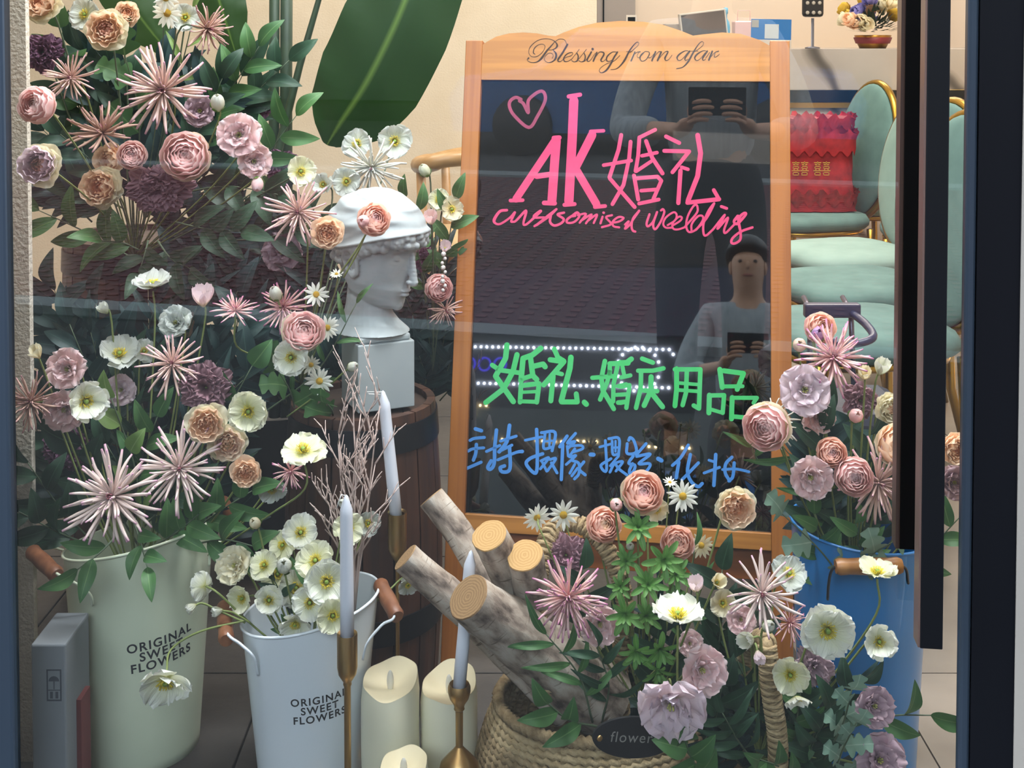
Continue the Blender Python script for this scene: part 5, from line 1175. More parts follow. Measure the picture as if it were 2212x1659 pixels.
def leafmesh(kind):
    if kind != 'lobed':
        W, dr = {'oval': (.21, .28), 'long': (.095, .35), 'round': (.33, .2)}[kind]
        def f(u, v):
            wd = W * max(.0, math.sin(PI * v ** (.85 if kind != 'round' else .7))) ** .85 + .006
            return Vector((v * 1.12, u * wd, .20 * math.sin(v * 2.2) - dr * v * v + abs(u) * wd * .35 + .012 * math.sin(u * 3 + v * 9)))
        return grid(('leaf', kind), 4, 12, f)
    if kind == 'lobed':
        def f(u, v):
            wd = (.10 + .34 * abs(math.sin(v * PI * 2.6 + .25)) ** .6 * (1 - .5 * v)) * (1 if v < .97 else .3)
            return Vector((v + abs(u) * .12 * (1 - v), u * wd, .18 * math.sin(v * 2.5) - .1 * v * v + .05 * abs(u)))
        return grid(('leaf', 'lobed'), 4, 18, f)
GROUPL = {}
def sprig(base, tip, kind, col, n, ln, label, group=None, bend=.08, pair=False, seed=None, w=1.0, name='leaf_sprig', spread=.85):
    """base, tip: (px, py, Y); ln leaf length in px"""
    r = random.Random(seed if seed is not None else int(tip[0] * 13 + tip[1] * 7)); B = P(*base); T_ = P(*tip) - B
    o = empty(name, B, label, 'leaf sprig', group); side = T_.cross(Vector((0, -1, 0))).normalized()
    mid = T_ * .5 + side * T_.length * r.uniform(-bend, bend) * 1.5; path = smooth_path([Vector((0, 0, 0)), mid, T_], 6)
    MB().tube(path, [.0019 - .0011 * i / len(path) for i in range(len(path))], 5).build('stem', M_stemd, o)
    me = with_mat(leafmesh(kind), LM[col]); L_ = ln * tip[2] / FPX
    for i in range(n):
        t = 1 - .72 * (i / max(1, n - 1)) if n > 1 else 1; k = t * (len(path) - 1); j = min(int(k), len(path) - 2); p = path[j].lerp(path[j + 1], k - j); d = (path[j + 1] - path[j]).normalized()
        for s in ((1, -1) if pair and i else ((1, -1)[i % 2],)):
            ang = spread * s * (0.15 if i == 0 else r.uniform(.8, 1.15)); sd = d.cross(Vector((0, -1, 0))).normalized()
            ld = (d * math.cos(ang) + sd * math.sin(ang) + Vector((0, r.uniform(-.35, .15), 0))).normalized()
            up = (Vector((0, -1, 0)) + Vector((r.uniform(-.5, .5), 0, r.uniform(-.1, .7)))); yv = up.cross(ld).normalized(); zv = ld.cross(yv)
            M = Matrix((ld, yv, zv)).transposed().to_4x4(); M.translation = p
            link('leaf', me, None, o, M @ Matrix.Diagonal((L_ * r.uniform(.85, 1.1), L_ * w, L_, 1)))
    return o
# ------------------------------------------------------------------ blossoms: kind, px, py, radius px, depth, facing x, facing z, colours, label[, options]
def cluster(base, group, rows):
    for row in rows:
        kw = row[9] if len(row) > 9 else {}
        b = kw.pop('base', base); flower(*row[:8], row[8], b, group=group, **kw)
gA = 'blossoms of the upper bouquet on the tall barrel'
BA = (290, 560, 2.30)
cluster(BA, gA, [
 ('rose', 92, 8, 48, 2.12, -.1, .35, 'cream peach peach_core', 'cream and peach garden rose cut by the top of the frame by the pillar'),
 ('carnation', 88, 112, 46, 2.2, .1, .1, 'dark_mauve', 'deep mauve ruffled carnation beside the stucco pillar, under the cream rose'),
 ('rose', 230, 64, 50, 2.1, .15, .1, 'cream peach coral', 'cream garden rose with coral heart and pale drooping outer petals'),
 ('rose', 273, 30, 30, 2.18, .5, .3, 'peach peach peach_core', 'small peach rose tucked behind the coral hearted cream rose'),
 ('poppy', 185, 32, 38, 2.22, -.2, .2, 'grey_white', 'pale grey white blossom behind the coral hearted cream rose'),
 ('daisy', 362, 28, 34, 2.14, -.1, -.1, 'daisy', 'big white daisy with golden centre near the top frame'),
 ('daisy', 358, -4, 28, 2.12, .3, -.3, 'daisy', 'white daisy cut by the top of the frame above the big daisy'),
 ('poppy', 400, 38, 34, 2.18, .3, .1, 'grey_white', 'translucent white blossom beside the big daisy'),
 ('spider', 448, 62, 56, 2.12, 1.9, -.25, 'spider_brown', 'brown spider chrysanthemum seen from its side against the broad leaf', dict(n=46)),
 ('spider', 153, 168, 55, 2.08, .0, .1, 'spider', 'spider chrysanthemum with red heart above the round pink ranunculus at the pillar', dict(n=44)),
 ('spider', 352, 196, 92, 2.06, .1, .1, 'spider', 'largest pink beige spider chrysanthemum of the upper bouquet'),
 ('spider', 222, 288, 78, 2.12, -.1, 1.3, 'spider_brown', 'brownish spider chrysanthemum opening upward above the small ranunculus', dict(n=42)),
 ('ranunculus', 80, 227, 41, 1.87, -.3, .25, 'pink pink pale_pink', 'round pink ranunculus overlapping the stucco pillar'),
 ('rose', 88, 355, 52, 1.86, -.05, .1, 'cream blush coral', 'pale blush garden rose with cream rim in front of the pillar edge'),
 ('rose', 238, 345, 38, 2.12, -.4, .1, 'peach peach peach_core', 'peach rose half hidden behind the small pink ranunculus'),
 ('ranunculus', 285, 335, 32, 2.04, .2, .2, 'deep_pink pale_pink pink', 'small pink ranunculus in front of the peach rose'),
 ('ranunculus', 400, 336, 54, 2.04, .15, .2, 'pink cream_pink deep_pink', 'big pink ranunculus with cream outer petals over the mauve carnation'),
 ('rose', 220, 405, 50, 2.08, -.2, .15, 'cream peach peach_core', 'cream rose with peach heart beside the wide mauve carnation'),
 ('carnation', 338, 412, 66, 2.06, .05, -.1, 'mauve', 'wide dusty mauve carnation at the bottom of the upper bouquet', dict(n=46, sx=1.22)),
 ('lisianthus', 432, 240, 38, 2.2, .1, .2, 'dusty_mauve', 'dull mauve blossom behind the large spider chrysanthemum'),
 ('bud', 470, 222, 24, 2.08, .15, 1.5, 'white', 'cream white bud rising over the double pink lisianthus'),
 ('lisianthus', 516, 292, 50, 2.06, .1, .2, 'pale_pink', 'upper pale pink lisianthus of the drooping pair'),
 ('lisianthus', 548, 348, 40, 2.07, .5, .0, 'pale_pink', 'lower pale pink lisianthus of the drooping pair'),
 ('bud', 556, 398, 21, 2.06, .1, -.9, 'pale_pink', 'pink bud hanging below the lisianthus pair'),
 ('carnation', 606, 358, 40, 2.25, .1, .1, 'dark_mauve', 'dark mauve blossom in the shade behind the hanging pink bud', dict(n=24)),
 ('carnation', 570, 228, 28, 2.3, .2, .6, 'dark_mauve', 'small dark mauve blossom among leaves beside the plant stem', dict(n=20)),
 ('poppy', 648, 370, 37, 2.12, .6, .1, 'yellow_white', 'creamy poppy with yellow heart leaning toward the bust'),
 ('poppy', 300, 290, 24, 2.3, .2, .2, 'grey_white', 'faint pale blossom deep in the upper bouquet'),
])
gB = 'blossoms around the plaster bust'
BB = (650, 830, 2.2)
cluster(BB, gB, [
 ('spider', 645, 458, 72, 2.02, .0, .15, 'spider', 'pink beige spider chrysanthemum beside the bust headscarf', dict(n=50)),
 ('rose', 707, 503, 38, 2.0, .2, .1, 'peach peach peach_core', 'peach rose touching the back of the plaster head'),
 ('ranunculus', 808, 474, 36, 1.95, .5, .5, 'coral coral pink', 'coral peony blossom in front of the plaster headscarf', dict(base=(742, 600, 2.0))),
 ('bud', 786, 478, 22, 1.935, -.2, .3, 'pink', 'pink round bud beside the coral peony on the headscarf', dict(base=(735, 590, 2.0))),
 ('spider', 802, 362, 66, 2.28, .1, -.1, 'spider_white', 'white spider chrysanthemum behind the top of the plaster head', dict(n=50)),
 ('poppy', 852, 305, 42, 2.34, .2, .1, 'grey_white', 'washed out white poppy against the wall above the bust'),
 ('poppy', 772, 312, 36, 2.36, -.1, .4, 'grey_white', 'washed out poppy under the tip of the broad leaf'),
 ('poppy', 748, 392, 34, 2.25, .1, .1, 'grey_white', 'pale poppy with yellow heart behind the spider chrysanthemum by the bust'),
 ('poppy', 700, 400, 30, 2.2, -.3, .5, 'grey_white', 'small pale cupped poppy near the banana plant stem', dict(cup=.4)),
 ('lisianthus', 610, 545, 46, 2.3, .0, .2, 'dusty_mauve', 'shaded mauve lisianthus below the spider chrysanthemum by the bust'),
 ('daisy', 727, 592, 15, 2.0, .1, 1.0, 'daisy', 'tiny white daisy on a thin stalk next to the plaster ear', dict(n=14)),
 ('daisy', 683, 636, 27, 2.0, .3, .5, 'daisy', 'small white daisy above the pink ranunculus beside the bust', dict(n=12)),
 ('daisy', 707, 708, 27, 2.02, .5, .1, 'daisy', 'small white daisy peeping from behind the cream rimmed ranunculus'),
 ('daisy', 672, 788, 22, 2.02, .2, -.1, 'daisy', 'creamy small daisy under the white poppy near the block'),
 ('daisy', 690, 823, 30, 1.98, .0, .05, 'daisy', 'white daisy with brown ringed centre just beside the plaster block'),
 ('bud', 595, 634, 21, 2.0, -.4, 1.2, 'white', 'pale green poppy bud above the pink spider chrysanthemum'),
 ('spider', 612, 664, 56, 2.02, .1, .4, 'spider_pink', 'rosy spider chrysanthemum behind the green bud', dict(n=50)),
 ('spider', 508, 672, 48, 2.0, .1, 1.3, 'spider_pink', 'small rosy spider chrysanthemum with dark red heart opening upward', dict(n=38)),
 ('ranunculus', 655, 716, 46, 1.96, .3, .5, 'pink cream deep_pink', 'pink ranunculus with cream outer petals beside the bust neck', dict(sx=1.08)),
 ('poppy', 630, 771, 43, 1.95, -.1, .05, 'white', 'white poppy with lemon heart under the cream rimmed ranunculus', dict(n=5)),
 ('bud', 762, 792, 17, 1.98, 1.2, .5, 'white', 'green white bud crossing the edge of the plaster block', dict(base=(620, 900, 2.05))),
])
gR = 'blossoms between the bust and the board'
BR_ = (935, 800, 2.40)
cluster(BR_, gR, [
 ('bud', 917, 368, 19, 2.30, -.7, 1.2, 'yellow_white', 'yellow green bud on a thin curved stalk by the chair arm'),
 ('poppy', 947, 432, 27, 2.32, .2, .2, 'yellow_white', 'pale yellow poppy above the pink rosebud by the board'),
 ('poppy', 974, 452, 30, 2.29, .6, .2, 'cream', 'cream poppy cut off by the board upright'),
 ('tulip', 930, 470, 28, 2.26, -.1, 1.2, 'pale_pink', 'pale pink rosebud in front of the plaster forehead'),
 ('tulip', 962, 533, 22, 2.27, .3, 1.0, 'blush', 'white pink tulip shaped bud touching the board upright'),
 ('carnation', 913, 560, 30, 2.34, .1, .1, 'dark_mauve', 'dark mauve carnation in front of the plaster nose', dict(n=22)),
 ('ranunculus', 948, 622, 30, 2.26, .4, .1, 'pink pink deep_pink', 'dull pink ranunculus beside the board upright at chin height'),
 ('spider', 962, 668, 42, 2.30, .6, -.7, 'spider', 'spider chrysanthemum half hidden by the board upright', dict(n=34)),
])
gC = 'blossoms in the pale green bucket'
BC = (300, 1300, 1.98)
cluster(BC, gC, [
 ('poppy', 330, 618, 48, 2.0, .05, 2.2, 'grey_white', 'white poppy seen from its side, highest over the green bucket', dict(cup=.15)),
 ('tulip', 224, 665, 22, 2.0, -.7, 1.4, 'white', 'closed white poppy bud with green sepals high over the green bucket'),
 ('tulip', 438, 638, 40, 2.0, .1, 1.6, 'blush', 'pale funnel shaped lisianthus seen from its side'),
 ('lisianthus', 380, 697, 38, 2.03, -.1, .5, 'grey_white', 'greyish white ruffled blossom beside the funnel shaped lisianthus'),
 ('poppy', 258, 768, 50, 2.0, .3, 1.0, 'grey_white', 'pale poppy with yellow heart above the big pink lisianthus', dict(cup=.1)),
 ('poppy', 310, 760, 30, 2.03, .6, .8, 'grey_white', 'small pale poppy beside the spider chrysanthemum over the green bucket'),
 ('tulip', 77, 760, 27, 1.86, -.3, 1.0, 'cream', 'cream bud in front of the stucco pillar'),
 ('lisianthus', 147, 797, 47, 1.9, -.1, .3, 'pale_pink', 'upper pink lisianthus by the pillar'),
 ('lisianthus', 140, 884, 48, 1.89, .0, -.1, 'pale_pink', 'lower pink lisianthus by the pillar'),
 ('poppy', 184, 866, 54, 1.85, .8, .1, 'white', 'folded white poppy with yellow stamens over the pink lisianthus pair', dict(cup=.35)),
 ('lisianthus', 262, 842, 36, 2.02, .1, .3, 'blush', 'pale pink blossom hidden behind green bud leaves'),
 ('spider', 66, 868, 58, 1.87, -.2, .3, 'spider_brown', 'brown spider chrysanthemum at the window frame', dict(n=60)),
 ('spider', 372, 786, 68, 1.92, .1, .5, 'spider', 'beige spider chrysanthemum in front of the mauve carnation', dict(n=40)),
 ('carnation', 442, 838, 62, 1.97, .1, .25, 'mauve', 'mauve carnation above the peach garden rose pair', dict(n=36)),
 ('rose', 446, 914, 47, 1.86, .2, .15, 'cream peach peach_core', 'larger peach garden rose between mauve carnation and white poppy'),
 ('rose', 492, 958, 44, 1.88, .3, .1, 'cream cream_pink peach', 'cream peach rose touching below the larger peach rose'),
 ('poppy', 537, 888, 48, 1.86, .1, .1, 'yellow_white', 'yellow white poppy with green eye beside the peach roses', dict(n=5)),
 ('rose', 530, 1020, 36, 1.85, .2, .1, 'peach peach peach_core', 'small peach rose hanging below the peach rose pair'),
 ('spider', 388, 1012, 88, 1.84, .25, .35, 'spider_pale', 'pale pink spider chrysanthemum with mauve tips under the peach roses'),
 ('spider', 243, 1072, 102, 1.81, -.05, .35, 'spider_pale', 'largest pale spider chrysanthemum drooping over the green bucket rim', dict(n=60)),
 ('carnation', 135, 972, 54, 1.98, .0, .1, 'dark_mauve', 'deep purple mauve blossom in the shade by the pillar', dict(n=30)),
 ('poppy', 655, 975, 53, 1.82, .05, 1.1, 'yellow_white', 'cream poppy with hanging petals in front of the barrel', dict(cup=-.25, base=(450, 1200, 1.95))),
 ('spider', 628, 1018, 42, 1.86, .1, -.1, 'spider_pink', 'small pink spider chrysanthemum behind the cream poppy at the barrel', dict(n=36, base=(450, 1200, 1.95))),
 ('poppy', 588, 1055, 34, 1.9, .1, -.3, 'grey_white', 'faded blossom under the cream poppy near the barrel', dict(base=(450, 1200, 1.95))),
])
gD = 'cream poppies in the white bucket'
BD = (668, 1450, 1.86)
cluster(BD, gD, [
 ('poppy', 650, 1152, 44, 1.83, .1, .8, 'white', 'cream poppy uppermost in the white bucket', dict(cup=.1)),
 ('poppy', 612, 1178, 36, 1.86, -.3, .5, 'yellow_white', 'cream poppy tucked below the uppermost one'),
 ('poppy', 682, 1212, 46, 1.79, .0, .7, 'yellow_white', 'cream poppy with bright stamens in the middle of the white bucket'),
 ('poppy', 706, 1256, 52, 1.765, .1, .3, 'white', 'widest cream poppy with lemon heart, touching the tall taper', dict(n=5)),
 ('poppy', 670, 1302, 42, 1.765, .0, .4, 'white', 'cream poppy under the widest poppy'),
 ('poppy', 718, 1328, 42, 1.745, .3, .1, 'yellow_white', 'yellowish poppy hanging over the white bucket rim by the candlestick'),
 ('poppy', 752, 1142, 38, 1.86, .4, .3, 'yellow_white', 'cream poppy behind the tall white taper'),
 ('poppy', 795, 1130, 30, 1.9, .3, .3, 'grey_white', 'faded poppy among the pale twigs'),
 ('lisianthus', 508, 1222, 44, 1.84, -.4, .6, 'cream', 'crumpled cream blossom between the two buckets'),
 ('poppy', 440, 1266, 34, 1.82, -.8, -.2, 'white', 'cream poppy seen from behind over the green bucket', dict(dy=.6)),
 ('poppy', 572, 1222, 36, 1.82, -.2, .9, 'yellow_white', 'open cream poppy beside the closed green tipped bud'),
 ('bud', 614, 1222, 26, 1.79, .1, .9, 'white', 'closed cream bud with green sepals in the middle of the white bucket'),
 ('poppy', 525, 1292, 36, 1.82, -.4, .2, 'yellow_white', 'pale yellow poppy low at the white bucket edge', dict(cup=.4)),
 ('poppy', 582, 1296, 40, 1.8, .1, .4, 'white', 'half closed cream poppy over the white bucket rim', dict(cup=.5)),
 ('poppy', 638, 1345, 40, 1.77, .0, -.2, 'white', 'white crinkled poppy lying on the bucket rim', dict(cup=.1, dy=-.4)),
 ('poppy', 600, 1240, 40, 1.88, .1, .4, 'yellow_white', 'cream poppy deep inside the white bucket bunch'),
 ('poppy', 640, 1270, 44, 1.86, .1, .4, 'white', 'white poppy deep behind the lemon hearted ones'),
 ('tulip', 412, 1314, 19, 1.78, -1.2, -.6, 'white', 'small white bud hanging over the green bucket', dict(base=(530, 1345, 1.80))),
 ('tulip', 468, 1320, 20, 1.77, -1.6, .1, 'white', 'horizontal white bud with green base next to the bucket grip', dict(base=(540, 1345, 1.80))),
 ('bud', 551, 1130, 19, 1.84, -.2, .9, 'cream', 'cream bud standing between the two buckets', dict(base=(600, 1290, 1.86))),
 ('poppy', 358, 1468, 64, 1.72, .15, -.55, 'white', 'white poppy hanging in front of the printed words of the green bucket', dict(cup=.2, base=(532, 1340, 1.80))),
 ('bud', 742, 1088, 16, 1.8, -.5, .7, 'white', 'small white bud behind the tip of the tall taper'),
 ('poppy', 880, 1262, 26, 1.9, .4, -.2, 'grey_white', 'pale poppy between the slender candlestick and the logs', dict(base=(770, 1330, 1.86))),
])
gE = 'blossoms in the seagrass basket with the logs'
BE = (1400, 1560, 1.78)
cluster(BE, gE, [
 ('daisy', 1160, 1118, 31, 1.80, -.2, .1, 'daisy', 'white daisy seen from its green back above the logs', dict(dy=.9)),
 ('daisy', 1217, 1112, 33, 1.78, .0, .1, 'daisy', 'white daisy with yellow centre at the top of the basket handle', dict(n=12)),
 ('daisy', 1475, 1072, 33, 1.76, .0, .1, 'daisy', 'white daisy with orange centre in front of the blue writing'),
 ('daisy', 1447, 1042, 15, 1.8, .1, 1.2, 'daisy', 'half open daisy bud next to the orange centred daisy'),
 ('ranunculus', 1388, 1064, 47, 1.76, .1, .6, 'coral cream pink', 'coral pink ranunculus with cream lower petals before the board'),
 ('bud', 1331, 1090, 22, 1.75, .0, .4, 'pink', 'round pink bud beside the coral ranunculus'),
 ('ranunculus', 1305, 1133, 38, 1.8, .2, .5, 'coral coral peach', 'coral ranunculus behind the basket handle'),
 ('ranunculus', 1464, 1172, 37, 1.77, -.1, .5, 'coral pink coral', 'coral blossom over the board bottom rail'),
 ('rose', 1587, 1096, 50, 1.72, .1, .15, 'cream peach peach_core', 'big peach garden rose before the board corner'),
 ('bud', 1361, 1180, 14, 1.76, .0, .8, 'white', 'tiny white bud above the bright green whorls', dict(stem=False)),
 ('daisy', 1515, 1178, 27, 1.8, .1, .1, 'cream', 'cream daisy beside the coral blossom on the rail'),
 ('poppy', 1418, 1100, 30, 1.8, .3, -.1, 'cream', 'cream daisy like blossom below the coral ranunculus'),
 ('carnation', 1222, 1198, 50, 1.78, -.1, .5, 'mauve', 'mauve carnation inside the basket handle arch', dict(n=28)),
 ('spider', 1228, 1290, 80, 1.64, .0, .05, 'spider_pink', 'dense pink spider chrysanthemum beside the thick birch log', dict(n=78)),
 ('lisianthus', 1296, 1348, 46, 1.69, .1, .1, 'pale_pink', 'pink lisianthus under the dense spider chrysanthemum'),
 ('tulip', 1503, 1262, 30, 1.66, -.1, 1.1, 'blush', 'white pink tulip above the side view poppy'),
 ('tulip', 1552, 1256, 29, 1.68, .2, .7, 'cream', 'cream tulip beside the white pink tulip'),
 ('poppy', 1464, 1335, 66, 1.63, .0, 2.2, 'white', 'white poppy seen from its side on a long upright stalk', dict(cup=.1, base=(1468, 1560, 1.64))),
 ('lisianthus', 1516, 1447, 56, 1.61, .15, .2, 'pale_pink', 'pink lisianthus with pale green eye above the big blush one'),
 ('lisianthus', 1450, 1522, 78, 1.60, -.1, -.2, 'blush', 'largest blush white lisianthus over the name tag'),
 ('lisianthus', 1490, 1390, 30, 1.72, .1, .3, 'pale_pink', 'pink blossom in the shade behind the green eyed lisianthus'),
])
gF = 'blossoms in the basket with the upright handle'
BF = (1640, 1640, 1.72)
cluster(BF, gF, [
 ('spider', 1645, 1282, 86, 1.62, .0, .3, 'spider_pale', 'big loose spider chrysanthemum over the upright rope handle', dict(n=36)),
 ('spider', 1706, 1345, 42, 1.7, .5, .2, 'spider_pink', 'dull pink spider chrysanthemum behind the loose one', dict(n=36)),
 ('tulip', 1612, 1382, 34, 1.62, -1.2, .2, 'white', 'closed white poppy at the top of the rope handle'),
 ('bud', 1660, 1353, 20, 1.63, .5, .9, 'white', 'white green bud on top of the rope handle'),
 ('lisianthus', 1600, 1338, 34, 1.68, -.1, .4, 'pale_pink', 'pink blossom behind the closed white poppy'),
 ('poppy', 1560, 1302, 34, 1.74, .1, .3, 'cream', 'cream blossom between tulips and the loose spider chrysanthemum'),
 ('poppy', 1786, 1360, 64, 1.60, .0, .1, 'white', 'largest white poppy with green eye in front of the blue bucket', dict(n=5)),
 ('poppy', 1897, 1385, 44, 1.63, .1, .3, 'white', 'ribbed white poppy over the lower blue bucket', dict(cup=.3)),
 ('poppy', 1706, 1456, 46, 1.60, -.05, .1, 'yellow_white', 'yellowish poppy with one hanging petal beside the rope handle', dict(cup=.1)),
 ('poppy', 1895, 1240, 48, 1.68, .0, 2.0, 'yellow_white', 'white poppy opening upward just under the wooden grip', dict(cup=.15)),
 ('poppy', 1702, 1240, 44, 1.72, .4, .9, 'grey_white', 'pale poppy in front of the board upright and blue bucket'),
 ('poppy', 1722, 1505, 36, 1.62, .1, -1.2, 'white', 'hanging white petals below the yellowish poppy', dict(cup=.3, n=3)),
 ('carnation', 1762, 1448, 50, 1.68, .0, .1, 'dusty_mauve', 'dusty mauve blossom below the largest white poppy', dict(n=22)),
 ('lisianthus', 1888, 1525, 46, 1.62, .2, .4, 'dusty_mauve', 'dusty mauve lisianthus against the blue bucket'),
 ('lisianthus', 1900, 1642, 58, 1.60, .0, .5, 'dusty_mauve', 'dusty mauve lisianthus at the bottom edge of the window'),
 ('tulip', 1640, 1420, 24, 1.64, .1, -.6, 'blush', 'pale petals hanging beside the rope handle'),
])
gG = 'blossoms in the blue bucket'
BG = (1845, 1290, 1.93)
cluster(BG, gG, [
 ('ranunculus', 1772, 708, 34, 1.92, .1, .5, 'coral pink peach', 'pink peach blossom highest in the blue bucket'),
 ('bud', 1767, 722, 23, 1.88, .0, .8, 'purple', 'purple bud in front of the highest pink blossom'),
 ('bud', 1727, 745, 23, 1.88, -.2, .6, 'cream_pink', 'cream pink bud against the board upright'),
 ('spider', 1800, 772, 74, 1.85, .0, .6, 'spider_pink', 'broad pink spider chrysanthemum under the suitcase handle', dict(n=64)),
 ('tulip', 1868, 806, 26, 1.86, -.2, 1.0, 'cream', 'cream tulip under the broad spider chrysanthemum'),
 ('tulip', 1905, 792, 32, 1.84, .3, 1.2, 'white', 'white tulip touching the dark door pull'),
 ('lisianthus', 1738, 842, 58, 1.82, -.1, .3, 'blush', 'wide pale lisianthus over the board upright'),
 ('lisianthus', 1765, 898, 42, 1.88, .2, -.2, 'pale_pink', 'shaded pink blossom below the wide pale lisianthus'),
 ('carnation', 1862, 868, 44, 1.92, .0, .1, 'mauve', 'mauve carnation behind the round pink bud', dict(n=28)),
 ('bud', 1849, 898, 24, 1.82, .0, .6, 'pink', 'round pink bud in the middle of the blue bucket'),
 ('spider', 1668, 910, 56, 1.86, -.2, .1, 'spider_white', 'white spider chrysanthemum behind the large ranunculus', dict(n=40)),
 ('ranunculus', 1656, 922, 52, 1.80, -.5, .1, 'pink cream deep_pink', 'large pink ranunculus overlapping the end of the green writing'),
 ('rose', 1922, 882, 36, 1.88, .2, .1, 'cream cream peach', 'cream rose half behind the inner door pull'),
 ('ranunculus', 1938, 962, 46, 1.80, .1, .7, 'peach cream peach_core', 'peach ranunculus with cream lower petal crossing the inner door pull'),
 ('ranunculus', 1797, 978, 33, 1.80, -.1, .3, 'coral coral pink', 'coral ranunculus above the two pink blooms'),
 ('lisianthus', 1750, 1030, 50, 1.79, .0, .0, 'pale_pink', 'pink lisianthus with olive eye over the blue bucket rim'),
 ('ranunculus', 1845, 1030, 42, 1.78, -.1, .2, 'pink pink pale_pink', 'pink ranunculus beside the olive eyed lisianthus'),
 ('spider', 1898, 1042, 84, 1.80, .1, .1, 'spider', 'beige pink spider chrysanthemum hanging over the blue bucket', dict(n=54)),
 ('rose', 2062, 970, 38, 1.9, .2, .1, 'peach peach peach_core', 'peach rose glimpsed past the outer door pull'),
 ('lisianthus', 2060, 1042, 38, 1.92, .1, .2, 'dusty_mauve', 'dusty pink blossom glimpsed past the outer door pull'),
])
